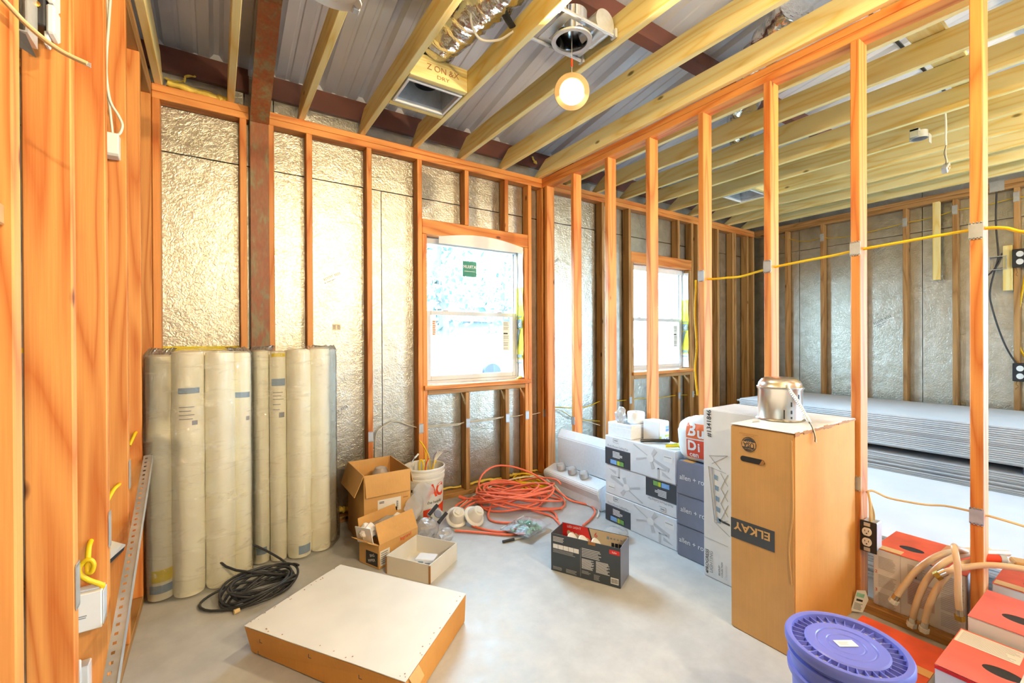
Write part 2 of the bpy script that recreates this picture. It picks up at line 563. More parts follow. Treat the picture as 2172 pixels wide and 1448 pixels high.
# ------------------------------------------------------------------ window wall
wb = structure('wall_back', 'framed exterior wall with foil insulation and two windows', 'wall')
def plates(parent, kind, x0, y0, x1, y1, ax):
    m = (H0 + H1) / 2
    lumber('top_plate', x0, y0, H0, x1, y1, m - 0.001, kind, parent, ax)
    lumber('top_plate', x0, y0, m + 0.001, x1, y1, H1, kind, parent, ax)
plates(wb, FIR, XL, YW, 0.182, YW + 0.089, 0)
plates(wb, FIR, 0.296, YW, XP + 0.09, YW + 0.089, 0)
plates(wb, FIR, XP + 0.092, YW, XR, YW + 0.089, 0)
plates(wb, FIR, -2.6, YW, XL - 0.002, YW + 0.089, 0)
for a, b in ((-2.6, 0.182), (0.296, XR)):
    lumber('bottom_plate', a, YW, 0, b, YW + 0.089, 0.04, SPF, wb, 0)
W1 = (1.394, 2.34); W2 = (3.80, 4.80); WZ = (0.90, 2.135)
def bstud(x, z0=0.041, z1=H0, kind=FIR):
    return lumber('stud', x, YW, z0, x + 0.038, YW + 0.089, z1, kind, wb, 2)
for x in (XL, 0.130, 0.285, 0.518, 0.924, 1.316, 2.382, 2.542, 2.584): bstud(x)
for x in (-0.72, -1.13, -1.54): bstud(x)
for x in (3.32, 3.722, 4.842, 4.965, 5.39, 5.74, 5.79, 6.10, 6.25): bstud(x, kind=SPF)
for x in (1.355, 2.341): bstud(x, z1=2.134)
for x in (3.761, 4.803): bstud(x, z1=2.134, kind=SPF)
for a, b, k in ((1.355, 2.379, FIR), (3.761, 4.841, FIR)):
    lumber('header', a, YW, 2.136, b, YW + 0.089, 2.252, k, wb, 0)
    lumber('sill_plate', a + 0.039, YW, 0.858, b - 0.039, YW + 0.089, 0.898, SPF, wb, 0)
for x in (1.732, 2.128): bstud(x, 2.254); bstud(x, z1=0.856, kind=SPF)
for x in (4.17, 4.572): bstud(x, 2.254, kind=SPF); bstud(x, z1=0.856, kind=SPF)
# foil faced rigid boards between the studs and behind them, with an open joint near the top
def foil_board(x0, x1, z0, z1, y=YW + 0.095):
    return MB().box(x0, y, z0, x1, y + 0.025, z1).build('foil_board', FOIL, wb)
ZS = 2.44
edges = [-2.6, -1.38, 0.16, 0.33, 1.06, W1[0] - 0.04]
for a, b in zip(edges, edges[1:]):
    foil_board(a + 0.003, b - 0.003, 0.03, ZS - 0.004)
for a, b in zip([-2.6, -1.38, 0.16, 0.33, 1.36, 2.58], [-1.38, 0.16, 0.33, 1.36, 2.58, 3.79]):
    foil_board(a + 0.003, b - 0.003, ZS + 0.004, 3.02)
foil_board(W1[0] - 0.037, W1[1] + 0.04, 0.03, WZ[0] - 0.05)
foil_board(W1[0] - 0.037, W1[1] + 0.04, WZ[1] + 0.12, ZS - 0.004)
foil_board(W1[1] + 0.046, 3.0, 0.03, ZS - 0.004); foil_board(3.006, W2[0] - 0.045, 0.03, ZS - 0.004)
foil_board(W2[0] - 0.04, W2[1] + 0.04, 0.03, WZ[0] - 0.05)
foil_board(W2[0] - 0.04, W2[1] + 0.04, WZ[1] + 0.12, ZS - 0.004)
foil_board(W2[1] + 0.046, 5.6, 0.03, ZS - 0.004); foil_board(5.606, 6.40, 0.03, ZS - 0.004)
foil_board(3.796, 5.0, ZS + 0.004, 3.02); foil_board(5.006, 6.40, ZS + 0.004, 3.02)
# outer metal skin of the wall, round the window openings
sk = MB()
for x0, x1, z0, z1 in ((-5, W1[0], -0.2, 3.1), (W1[0], W1[1], -0.2, WZ[0]), (W1[0], W1[1], WZ[1], 3.1), (W1[1], W2[0], -0.2, 3.1),
                       (W2[0], W2[1], -0.2, WZ[0]), (W2[0], W2[1], WZ[1], 3.1), (W2[1], 6.6, -0.2, 3.1)):
    sk.box(x0, YW + 0.155, z0, x1, YW + 0.165, z1)
sk.build('outer_skin', ROOF_METAL, wb)
MB().box(-5, YW + 0.15, 3.06, 6.6, YW + 0.20, 3.16).build('eave_closure', ROOF_METAL, wb)
# yellow joint tape seen on the foil behind the rolls
MB().box(-0.9, YW + 0.084, 1.235, 0.128, YW + 0.0885, 1.262).build('joint_tape', YELLOW_TAPE, wb)
# printing on the foil boards: slanted stamps that cannot be read from here
def foil_stamp(x, z, s, n=(0, -1, 0), y=YW + 0.0948, plane='y'):
    o = (x, y, z) if plane == 'y' else (y, x, z)
    F = Face(wb if plane == 'y' else wr, o, n)
    F.M = F.M @ Matrix.Rotation(math.radians(28), 4, 'Z')
    L = []
    for i in range(11):
        if i == 6: continue
        L += [(i * 0.013 * s, 0.026 * s, 0.003 * s, 0.02 * s), (i * 0.013 * s + 0.005 * s, 0.026 * s, 0.0025 * s, 0.02 * s), (i * 0.013 * s, 0.042 * s, 0.008 * s, 0.003 * s)]
    L += [(0.01 * s, 0.006 * s, 0.035 * s, 0.006 * s), (0.052 * s, 0.006 * s, 0.03 * s, 0.006 * s), (-0.008 * s, 0.004 * s, 0.009 * s, 0.010 * s)]
    L += [(0.01 * s, -0.004 * s, 0.055 * s, 0.002 * s), (0.01 * s, -0.010 * s, 0.05 * s, 0.002 * s)]
    F.rects(L, GREY_INK, 'printed_stamp')
foil_stamp(0.695, 0.715, 1.0); foil_stamp(0.66, 1.70, 0.9); foil_stamp(2.70, 1.98, 1.1); foil_stamp(3.42, 1.14, 1.1); foil_stamp(3.42, 1.95, 1.1)
F = Face(wb, (0.70, YW + 0.0948, 1.37), (0, -1, 0))
F.rect(0, 0, 0.028, 0.042, TAN_CABLE, 'paper_sticker'); F.rect(0.031, 0, 0.026, 0.042, TAN_CABLE, 'paper_sticker')
F.lines(0.004, 0.006, 0.02, 0.03, 4, GREY_INK, seed=3); F.lines(0.034, 0.006, 0.02, 0.03, 4, GREY_INK, seed=4)
# metal nail plates that guard the cables
def nail_plate(parent, c, n, w=0.036, h=0.07):
    F = Face(parent, c, n)
    b = MB()
    b.box(-w / 2, -h / 2, 0.0005, w / 2, h / 2, 0.003, M=F.M)
    for i in range(4):
        for sgn in (-1, 1):
            b.box(-w / 2 + i * w / 4 + 0.002, sgn * h / 2 - 0.004, 0.0005, -w / 2 + i * w / 4 + 0.006, sgn * h / 2 + 0.004, 0.003, M=F.M)
    return b.build('nail_plate', GALV, parent)
for x, z in ((0.943, 0.584), (1.337, 0.60), (1.751, 0.598), (2.147, 0.60), (2.36, 0.606), (2.562, 0.605), (3.741, 0.632), (4.59, 0.62), (4.86, 0.62)):
    nail_plate(wb, (x, YW - 0.0005, z), (0, -1, 0))
# spray foam squeezed along the bottom plate and at the sill corners
def foam_line(parent, pts, r, seed, name='spray_foam'):
    P = spline(pts, 6); rr = random.Random(seed)
    return MB().tube([p + Vector((0, rr.uniform(-.004, .004), rr.uniform(-.004, .006))) for p in P], [r * rr.uniform(0.6, 1.35) for _ in P], 7, flat=0.8).build(name, SPRAY_FOAM, parent, smooth=True, angle=60)
for a, b, r in ((0.57, 0.92, 0.02), (0.97, 1.31, 0.014), (1.40, 1.72, 0.013), (1.78, 2.12, 0.015), (2.18, 2.33, 0.013), (2.43, 2.53, 0.012)):
    foam_line(wb, [(a, YW + 0.075, 0.055), ((a + b) / 2, YW + 0.072, 0.062), (b, YW + 0.075, 0.05)], r, int(a * 100))
foam_line(wb, [(0.60, 3.27, 0.10), (0.68, 3.27, 0.11), (0.75, 3.275, 0.10)], 0.022, 5)
foam_line(wb, [(2.27, YW + 0.02, 0.945), (2.32, YW + 0.04, 0.95), (2.338, YW + 0.07, 0.96)], 0.012, 6)
foam_line(wb, [(-0.235, YW + 0.03, 2.83), (-0.1, YW + 0.03, 2.815), (0.03, YW + 0.02, 2.808), (0.06, YW + 0.02, 2.806)], 0.024, 7)
foam_line(wb, [(-0.25, YW + 0.06, 2.86), (-0.16, YW + 0.06, 2.87), (-0.145, YW + 0.05, 2.90), (-0.10, YW + 0.04, 2.915)], 0.008, 8)
foam_line(wb, [(2.46, YW + 0.04, 2.99), (2.48, YW + 0.035, 2.96), (2.50, YW + 0.03, 2.94)], 0.012, 9)

# steel column of the frame, standing in the wall
col_b = MB()
col_b.box(0.186, YW - 0.012, 0, 0.292, YW - 0.002, 2.70).box(0.232, YW - 0.002, 0, 0.246, YW + 0.14, 3.0).box(0.186, YW + 0.14, 0, 0.292, YW + 0.15, 3.0)
col_b.build('steel_column', PRIMER_STEEL, wb, bevel=0.002)

# ------------------------------------------------------------------ windows
def window(n, x0, x1, stickers):
    z0, z1 = 0.936, 2.133
    w = structure('window_%d' % n, ('white vinyl single hung window with green sticker, nearer the corner rolls' if n == 1 else 'white vinyl single hung window seen beyond the open stud partition'), 'window')
    ya, yb = YW + 0.095, YW + 0.150
    zm = 1.52
    f = MB()
    f.box(x0, ya, z0, x0 + 0.035, yb, z1).box(x1 - 0.035, ya, z0, x1, yb, z1).box(x0 + 0.035, ya, z1 - 0.05, x1 - 0.035, yb, z1).box(x0 + 0.035, ya, z0, x1 - 0.035, yb, z0 + 0.025)
    f.build('frame', VINYL, w, bevel=0.003)
    lo = MB(); a, b = x0 + 0.036, x1 - 0.036
    lo.box(a, ya + 0.004, z0 + 0.026, a + 0.035, ya + 0.03, zm + 0.018).box(b - 0.035, ya + 0.004, z0 + 0.026, b, ya + 0.03, zm + 0.018)
    lo.box(a + 0.035, ya + 0.004, z0 + 0.026, b - 0.035, ya + 0.03, z0 + 0.065).box(a + 0.035, ya + 0.002, zm - 0.018, b - 0.035, ya + 0.03, zm + 0.018)
    lo = lo.build('lower_sash', VINYL, w, bevel=0.003)
    up = MB()
    up.box(a, ya + 0.033, zm - 0.015, a + 0.012, yb - 0.004, z1 - 0.052).box(b - 0.012, ya + 0.033, zm - 0.015, b, yb - 0.004, z1 - 0.052).box(a + 0.012, ya + 0.033, zm - 0.015, b - 0.012, yb - 0.004, zm + 0.012)
    up = up.build('upper_sash', VINYL, w, bevel=0.002)
    MB().box(a + 0.033, ya + 0.014, z0 + 0.06, b - 0.033, ya + 0.018, zm - 0.016).build('pane', GLASS, lo)
    MB().box(a + 0.01, ya + 0.042, zm + 0.01, b - 0.01, ya + 0.046, z1 - 0.05).build('pane', GLASS, up)
    for lx in (a + 0.14, b - 0.2): MB().box(lx, ya - 0.004, zm + 0.018, lx + 0.05, ya + 0.02, zm + 0.026).build('sash_lock', VINYL, lo, bevel=0.002)
    # sheet under the head, loose house wrap on the jamb, wooden stool
    MB().box(x0 - 0.035, YW - 0.025, 0.899, x1 + 0.055, YW + 0.094, 0.934).build('sill_board', FIR[0], w, bevel=0.003)
    hw = MB()
    N = 14
    vs, fs = [], []
    for j in range(N + 1):
        z = 0.95 + (2.10 - 0.95) * j / N
        for i in range(3):
            vs.append((x1 - 0.004 - 0.012 * (i == 1) - 0.01 * abs(math.sin(j * 0.9 + i)), YW + 0.012 + 0.04 * i, z))
    fs = [(j * 3 + i, j * 3 + i + 1, j * 3 + i + 4, j * 3 + i + 3) for j in range(N) for i in range(2)]
    mi = [0 if (z < 1.08 or z > 1.80) else 1 for z in [0.95 + 1.15 * (j + 0.5) / N for j in range(N)] for _ in range(2)]
    hw.add(vs, fs); hw.mi = mi
    o = hw.build('house_wrap_flap', [BAG_WHITE, WRAP_YELLOW], w)
    o.modifiers.new('thickness', 'SOLIDIFY').thickness = 0.0015
    fw = Face(w, (x1 - 0.027, YW + 0.092, 1.1), (-1, 0, 0))
    fw.rects([(0, 0.03, 0.08, 0.028), (0, -0.02, 0.08, 0.01), (0, 0.40, 0.08, 0.01)], WRAP_GREY, 'printed_bars')
    fw.rect(0.0, 0.30, 0.08, 0.08, WRAP_GREY)
    fw.poly([(0.0, 0.10), (0.055, 0.29), (0.02, 0.29), (0.0, 0.22)], WRAP_GREY)
    fw.text('d', 0.045, 0.335, 0.07, WHITE_INK)
    ty = MB()
    pts = []
    for i in range(9):
        u = i / 8
        pts.append((x0 + 0.10 + u * (x1 - x0 - 0.12), 2.128 + 0.05 * math.sin(u * PI) * (1 if n == 1 else 0.3)))
    ty.prism([(x0 + 0.10, 2.075)] + [(x1 - 0.02, 2.075)] + list(reversed(pts)), 0, 0.003, M=frame((0, YW - 0.001 if n == 1 else YW + 0.09, 0), (0, -1, 0), (0, 0, 1)))
    ty.build('torn_house_wrap', BAG_WHITE, w)
    FG = Face(w, (x0, ya + 0.040, 0), (0, -1, 0)); FL = Face(w, (x0, ya + 0.012, 0), (0, -1, 0))
    if n == 1:
        FG.rect(0.385, 1.845, 0.135, 0.135, STICKER_GREEN, 'window_sticker')
        FG.text('ATRIUM', 0.452, 1.93, 0.038, WHITE_INK, sx=-0.92, bold=0.0006)
        FG.lines(0.40, 1.888, 0.105, 0.008, 1, WHITE_INK, ragged=0)
    x = x1 - x0 - 0.17
    FL.rect(x, 1.20, 0.075, 0.26, WHITE_PAPER, 'rating_label')
    for i, (yy, hh) in enumerate(((1.42, 0.034), (1.385, 0.028), (1.345, 0.012), (1.30, 0.035), (1.285, 0.006), (1.235, 0.04), (1.205, 0.02))):
        FL.lines(x + 0.006, yy, 0.06, hh, 1 if i in (2, 4) else 3, INK if i == 2 else GREY_INK, seed=i, fill=1.0 if i == 2 else 0.4)
    if n == 1:
        FL.rect(0.085, 1.33, 0.035, 0.13, WHITE_PAPER, 'small_label')
        FL.lines(0.09, 1.335, 0.025, 0.12, 7, BAG_ORANGE, seed=8)
    return w
window(1, *W1, True)
window(2, *W2, False)

# ------------------------------------------------------------------ left wall, open partition, right wall
wl = structure('wall_left', 'wall of bare orange studs close beside the viewer', 'wall')
for y in (0.75, 1.172, 1.566, 1.985, 2.405, 2.815, 3.255):
    lumber('stud', XL - 0.089, y, 0.041, XL, y + 0.038, H0, FIR, wl, 2)
plates(wl, SPF, XL - 0.089, -2.5, XL, 3.298, 1)
lumber('bottom_plate', XL - 0.089, -2.5, 0, XL, 3.298, 0.04, SPF, wl, 1)
for z in (2.06, 1.50): lumber('blocking', XL - 0.089, 0.79, z, XL - 0.01, 1.170, z + 0.038, SPF, wl, 1)
for y, z in ((1.585, 0.66), (2.004, 0.66), (2.424, 0.74)): nail_plate(wl, (XL + 0.0005, y, z), (1, 0, 0), 0.036, 0.11)

wm = structure('wall_partition', 'open partition of bare studs between the two rooms', 'wall')
for y in (3.262, 2.893, 2.494, 2.095, 1.684, 1.281, 0.875, 0.470, 0.065, -0.34, -0.75):
    lumber('stud', XP, y - 0.038, 0.041, XP + 0.089, y, H0, FIR, wm, 2)
plates(wm, FIR, XP, -2.5, XP + 0.089, 3.298, 1)
lumber('bottom_plate', XP, -2.5, 0, XP + 0.089, 3.298, 0.04, SPF, wm, 1)
for y, z in ((1.665, 1.688), (1.262, 1.691), (0.856, 1.719), (0.451, 1.72), (0.451, 0.573), (2.874, 0.60), (0.856, 0.60)):
    nail_plate(wm, (XP - 0.0005, y, z), (-1, 0, 0), 0.042, 0.062)

wr = structure('wall_right', 'far side wall with foil boards between studs', 'wall')
XF = XR + 0.095
for y in (2.90, 2.484, 2.082, 1.684, 1.288, 0.868, 0.47, 0.06, -0.35):
    lumber('stud', XR, y - 0.038, 0.041, XR + 0.089, y, H0, SPF, wr, 2)
plates(wr, SPF, XR, -2.5, XR + 0.089, 3.298, 1)
lumber('bottom_plate', XR, -1.15, 0, XR + 0.089, 3.298, 0.04, SPF, wr, 1)
lumber('backing_board', XR - 0.001, 1.38, 1.9, XR + 0.03, 1.44, 2.72, PINE, wr, 2)
lumber('backing_block', XR - 0.02, 0.872, 1.74, XR + 0.02, 0.935, 2.17, PINE, wr, 2)
def side_board(y0, y1, z0, z1):
    MB().box(XF, y0, z0, XF + 0.025, y1, z1).build('foil_board', FOIL, wr)
for a, b in ((-1.15, -0.9), (-0.894, 0.32), (0.326, 1.54), (1.546, 2.76), (2.766, 3.39)):
    side_board(a, b, 0.02, 2.44); side_board(a, b, 2.448, 3.0)
MB().box(XR + 0.13, -1.2, 0, XR + 0.15, YW + 0.165, 4.35).box(XR + 0.13, -3.3, 2.3, XR + 0.15, -1.2, 4.35).box(XR + 0.13, -3.5, 0, XR + 0.15, -3.3, 4.35).build('outer_skin', ROOF_METAL, wr)  # gap in the skin is an added opening that lets in sky light
foil_stamp(1.95, 1.42, 1.3, (-1, 0, 0), XF - 0.0002, 'x'); foil_stamp(1.95, 2.26, 1.3, (-1, 0, 0), XF - 0.0002, 'x')
for y, z in ((2.465, 2.55), (1.665, 2.56), (1.269, 2.60), (0.849, 2.62)): nail_plate(wr, (XR - 0.0005, y, z), (-1, 0, 0), 0.04, 0.09)
nail_plate(wr, (XR - 0.0005, 0.975, 2.755), (-1, 0, 0), 0.10, 0.10)
Fp = Face(wr, (XR, 0.868, 1.85), (-1, 0, 0))
Fp.M = Fp.M @ Matrix.Rotation(PI / 2, 4, 'Z')
rr = random.Random(5)
def scribble(F, x, y, n, s, seed):
    r = random.Random(seed); pts = []
    for i in range(n): pts.append((x + i * s, y + r.uniform(0, 0.018), 0.001))
    MB().tube([F.M @ Vector(p) for p in pts], 0.0012, 4).build('pencil_mark', INK, F.p)
scribble(Fp, 0.02, -0.03, 12, 0.012, 1); scribble(Fp, -1.05, -0.03, 10, 0.012, 2)

# walls the photograph does not show, behind the viewer and beyond the left studs
wf = structure('wall_front', 'drywall sheeted wall behind the viewer', 'wall')
MB().box(-4.2, -3.62, 0, 6.6, -3.5, 4.3).build('drywall_lining', DRYWALL_FACE, wf)
wo = structure('wall_outer', 'foil lined outer wall of the room beyond the left studs', 'wall')
MB().box(-3.62, -3.5, 0, -3.5, 3.45, 4.3).build('foil_lining', FOIL, wo)

# ------------------------------------------------------------------ ceiling: joists, purlins, roof sheets
ce = structure('ceiling', 'open ceiling of yellow pine joists under ribbed metal roofing', 'ceiling')
_jm = {}
def joist(x, kind=PINE):
    """left face at x; running towards the viewer, heel cut at the wall"""
    key = id(kind)
    if key not in _jm:
        prof = [(-3.0, 0), (YW + 0.06, 0), (YW + 0.06, 0.035), (YW - 0.11, 0.14), (-3.0, 0.14)]
        o = MB().prism(prof, 0, 0.038, M=Matrix(((0, 0, 1, 0), (1, 0, 0, 0), (0, 1, 0, 0), (0, 0, 0, 1)))).build('joist', kind[1], ce, bevel=0.003)
        _jm[key] = o.data
    else:
        o = D.objects.new('joist', _jm[key]); COL.objects.link(o); o.parent = ce
    o.location = (x, 0, H1)
    return o
JX = [-0.293, 0.066, 0.472, 0.878, 1.284, 1.690, 2.096, 2.500]
for x in JX: joist(x)
for i in range(9): joist(2.842 + 0.4 * i)
for x in (-0.70, -1.1, -1.5): joist(x)
# flat strongback board lying on the joists of the far room, and blocks round the registers
lumber('strongback', 2.66, 0.69, H1 + 0.142, 4.7, 0.83, H1 + 0.18, PINE, ce, 0)
lumber('blocking', 0.918, 2.40, H1 + 0.001, 1.282, 2.438, H1 + 0.14, PINE, ce, 0)
lumber('blocking', 0.918, 2.745, H1 + 0.001, 1.282, 2.783, H1 + 0.05, PINE, ce, 0)
lumber('blocking', 4.482, 2.34, H1 + 0.001, 4.84, 2.378, H1 + 0.14, PINE, ce, 0)
Fb = Face(ce, (1.02, 2.3995, H1), (0, -1, 0))
Fb.text('Z ON &X', 0.10, 0.075, 0.05, CARD_DARK); Fb.text('DRY', 0.10, 0.03, 0.03, CARD_DARK, sx=1.4)
# roof: ribbed sheets on a 2 in 12 slope
SL = 0.17
def rz(y): return 3.11 + SL * (3.45 - y)
prof = []
def rib_profile(w0, n):
    p = []
    for i in range(n):
        b = w0 + i * 0.305
        p += [(b, 0), (b + 0.022, 0.034), (b + 0.052, 0.034), (b + 0.074, 0), (b + 0.13, 0), (b + 0.137, 0.006), (b + 0.155, 0.006), (b + 0.162, 0), (b + 0.215, 0), (b + 0.222, 0.006), (b + 0.24, 0.006), (b + 0.247, 0)]
    p.append((w0 + n * 0.305, 0))
    return p
rp = rib_profile(0, 3)
vs = []; fs = []
Y0, Y1 = 3.56, -7.0
for x, h in rp: vs += [(x, Y0, rz(Y0) + h), (x, Y1, rz(Y1) + h)]
for i in range(len(rp) - 1): fs.append((2 * i, 2 * i + 2, 2 * i + 3, 2 * i + 1))
rs = MB().add(vs, fs).build('roof_sheet', ROOF_METAL, ce)
rs.modifiers.new('thickness', 'SOLIDIFY').thickness = 0.001
rs.location.x = -4.6
for i in range(1, 13):
    o = rs.copy(); COL.objects.link(o); o.location.x = -4.6 + 0.9148 * i
def purlin(y, x0, x1, h=0.20, b=0.065):
    zt = rz(y) - 0.004
    bq = MB()
    P = [(0, 0), (b, 0), (b, -0.022), (b - 0.004, -0.022), (b - 0.004, -0.004), (0.004, -0.004), (0.004, -h + 0.004), (-b + 0.004, -h + 0.004), (-b + 0.004, -h + 0.022), (-b, -h + 0.022), (-b, -h), (0, -h)]
    vs = [(x, y + q[0], zt + q[1] - SL * q[0]) for x in (x0, x1) for q in P]
    n = len(P)
    fs = [tuple(range(n)), tuple(range(2 * n - 1, n - 1, -1))] + [(i, (i + 1) % n, n + (i + 1) % n, n + i) for i in range(n)]
    return bq.add(vs, fs).build('purlin', RED_OXIDE, ce)
for y in (1.91, 0.39, -1.13, -2.65, -4.2): purlin(y, -5, 6.6)
for a, b in ((-5, 0.186), (0.292, 6.6)):
    e = MB()
    e.box(a, 3.36, 2.915, b, 3.46, 2.925).box(a, 3.36, 2.925, b, 3.37, 3.02).box(a, 3.37, 3.015, b, 3.45, 3.025).box(a, 3.435, 3.025, b, 3.445, 3.10)
    e.build('eave_strut', RED_OXIDE, ce)
# dark lap strips across the sheets
for y in (1.15, -0.4): MB().box(2.3, y, rz(y) - 0.012, 6.4, y + 0.02, rz(y) - 0.001).build('lap_strip', PLASTIC_BLACK, ce)
# tapered steel rafter rising from the column
ra = MB()
low = [(YW - 0.012, 2.70), (2.57, 3.02), (1.0, rz(1.0) - 0.26), (-7, rz(-7) - 0.30)]
for (ya, za), (yb, zb) in zip(low, low[1:]):
    ra.hexa([(0.186, ya, za), (0.292, ya, za), (0.292, yb, zb), (0.186, yb, zb)], [(0.186, ya, za + 0.012), (0.292, ya, za + 0.012), (0.292, yb, zb + 0.012), (0.186, yb, zb + 0.012)])
    ra.hexa([(0.234, ya, za + 0.012), (0.244, ya, za + 0.012), (0.244, yb, zb + 0.012), (0.234, yb, zb + 0.012)], [(0.234, ya, rz(ya) - 0.004), (0.244, ya, rz(ya) - 0.004), (0.244, yb, rz(yb) - 0.004), (0.234, yb, rz(yb) - 0.004)])
ra.build('steel_rafter', PRIMER_STEEL, ce)

# ------------------------------------------------------------------ lamps and ceiling fixtures
def led_light(name, label, loc, normal, lit=True, string_top=None, power=46.0):
    """retrofit disc light left hanging by its lead; light comes out along `normal`"""
    t = thing(name, label, 'light', loc)
    M = frame((0, 0, 0), normal, (0, 0, 1))
    MB().lathe([(0.066, 0.0), (0.070, 0.006), (0.096, 0.0), (0.098, -0.004), (0.094, -0.008), (0.070, -0.004), (0.060, -0.030), (0.0, -0.032)], 40, M).build('trim_ring', TRIM_RING, t, smooth=True)
    MB().lathe([(0.0, 0.005), (0.040, 0.004), (0.067, 0.0), (0.066, -0.003), (0.0, -0.003)], 40, M).build('diffuser', LED if lit else PLASTIC_MILK, t, smooth=True)
    MB().lathe([(0.0, -0.032), (0.045, -0.033), (0.042, -0.062), (0.0, -0.064)], 24, M).build('driver_can', ALU, t, smooth=True)
    if string_top is not None:
        dz = string_top - loc[2]
        top = Vector((0, 0, 0.09))
        MB().tube([top, (0.001, 0, 0.5 * (dz + 0.09)), (0, 0, dz)], 0.0016, 6).build('lead', GALV, t)
        MB().tube([top + Vector((0, 0, 0.035)), top + Vector((0, 0, 0.075))], 0.005, 8).build('connector', ORANGE_RED, t, smooth=True)
    if lit:
        ld = D.lights.new('led_lamp', 'AREA'); ld.shape = 'DISK'; ld.size = 0.12
        ld.energy = power; ld.color = (1.0, 0.77, 0.46)
        lo = D.objects.new('lamp', ld); COL.objects.link(lo); lo.parent = t
        n = Vector(normal).normalized()
        lo.location = n * 0.012
        lo.rotation_euler = n.to_track_quat('-Z', 'Y').to_euler()
    return t
led_light('hanging_disc_light', 'lit round disc light dangling on its lead below the recessed can', (1.503, 1.70, 2.545), (-0.55, -0.72, -0.42), True, 2.931)
for _lab, _loc, _n, _p in (('added fill disc light hanging just behind the viewer near the bare stud wall', (0.897, -0.75, 2.62), (0.1, 0.8, 0.35), 30.0),  # these four unseen disc lights are added as warm fill
                          ('added fill disc light hanging behind the viewer near the open partition', (1.709, -1.3, 2.62), (-0.3, 0.8, 0.35), 112.0),
                          ('added fill disc light hanging well behind the viewer', (0.491, -2.4, 2.62), (0.1, 0.85, 0.35), 95.0),
                          ('added fill disc light hanging in the far room toward the added side opening', (4.461, -1.2, 2.62), (-0.2, 0.7, 0.65), 110.0)):
    led_light('hanging_disc_light', _lab, _loc, _n, True, 2.797, _p)

# unlit dish at the top edge
t = thing('hanging_dish_light', 'unlit pale dish light hanging among the joists by the steel rafter', 'light', (0.358, 1.685, 2.53))
Md = Matrix.Rotation(math.radians(14), 4, 'X') @ Matrix.Diagonal((0.9, 0.9, 0.9, 1.0))
MB().lathe([(0.0, 0.05), (0.06, 0.048), (0.09, 0.036), (0.108, 0.0), (0.106, -0.004), (0.098, 0.0), (0.085, 0.014), (0.03, 0.024), (0.0, 0.024)], 40, Md).build('dish', PLASTIC_MILK, t, smooth=True)
MB().tube([(0.09, 0.02, 0.02), (0.075, 0.03, 0.06), (0.03, 0.02, 0.12), (0, 0, 0.28)], 0.006, 8).build('lead', WHITE_CABLE, t, smooth=True)
MB().box(0.075, 0.02, 0.0, 0.10, 0.05, 0.05).build('spring_clip', GALV, t, bevel=0.003)

# recessed can housing between two joists
t = thing('recessed_can_light', 'galvanised recessed can housing on hanger bars between joists', 'light', (1.503, 1.70, 2.80))
MB().lathe([(0.100, -0.004), (0.102, 0.002), (0.084, 0.004), (0.080, 0.02), (0.078, 0.13), (0.0, 0.132)], 40).build('can', CHROME, t, smooth=True)
MB().lathe([(0.080, -0.006), (0.101, -0.006), (0.103, 0.0), (0.080, 0.004)], 40).build('rim', GALV, t, smooth=True)
b = MB(); b.box(-0.13, -0.12, 0.03, 0.155, -0.085, 0.034).box(-0.13, 0.085, 0.03, 0.155, 0.12, 0.034).box(-0.13, -0.085, 0.03, -0.082, 0.085, 0.034).box(0.082, -0.085, 0.03, 0.155, 0.085, 0.034)
b.build('mounting_pan', GALV, t)
for y in (-0.128, 0.112):
    b = MB(); b.box(-0.178, y, 0.016, 0.184, y + 0.014, 0.028).box(-0.05, y + 0.003, 0.012, 0.184, y + 0.011, 0.016)
    b.build('hanger_bar', GALV, t, bevel=0.002)
    for x in (-0.181, 0.168): MB().box(x, y - 0.012, 0.008, x + 0.016, y + 0.026, 0.052).build('nailing_bracket', GALV, t, bevel=0.003)
MB().lathe([(0.0, 0), (0.062, 0.0), (0.062, 0.13), (0.0, 0.132)], 24, Matrix.Translation((0.115, -0.05, 0.05)) @ Matrix.Rotation(PI / 2, 4, 'X') @ Matrix.Translation((0, 0.02, -0.06))).build('junction_box', GALV, t, smooth=True)
MB().tube(spline([(-0.13, -0.1, 0.03), (-0.14, -0.1, 0.10), (-0.10, -0.09, 0.19)]), 0.012, 8).build('conduit', CHROME, t, smooth=True)

# flexible foil duct and register boots
def duct(name, label, pts, r, seed):
    P = spline(pts, 14); rr = random.Random(seed)
    b = MB()
    R = [r * (1 + 0.05 * math.sin(i * 1.7) + rr.uniform(-0.05, 0.05)) for i in range(len(P))]
    b.tube(P, R, 26)
    b.v = [tuple(Vector(v) + Vector((noise.noise(Vector(v) * 14), noise.noise(Vector(v) * 14 + Vector((9, 0, 0))), noise.noise(Vector(v) * 14 + Vector((0, 7, 0))))) * 0.016) for v in b.v]
    return tag(b.build(name, DUCT_FOIL, smooth=True, angle=80), label, 'duct')
duct('flexible_duct', 'silver foil flexible duct running above the register between joists', [(1.085, 2.46, 3.045), (1.09, 2.30, 3.04), (1.13, 2.05, 3.035), (1.20, 1.80, 3.06), (1.26, 1.55, 3.13), (1.32, 1.3, 3.21)], 0.124, 1)
duct('flexible_duct', 'silver foil flexible duct above the far room joists', [(4.66, 2.5, 3.07), (4.3, 2.35, 3.09), (3.7, 2.05, 3.09), (3.25, 1.75, 3.10), (2.95, 1.5, 3.13), (2.75, 1.2, 3.18)], 0.10, 2)
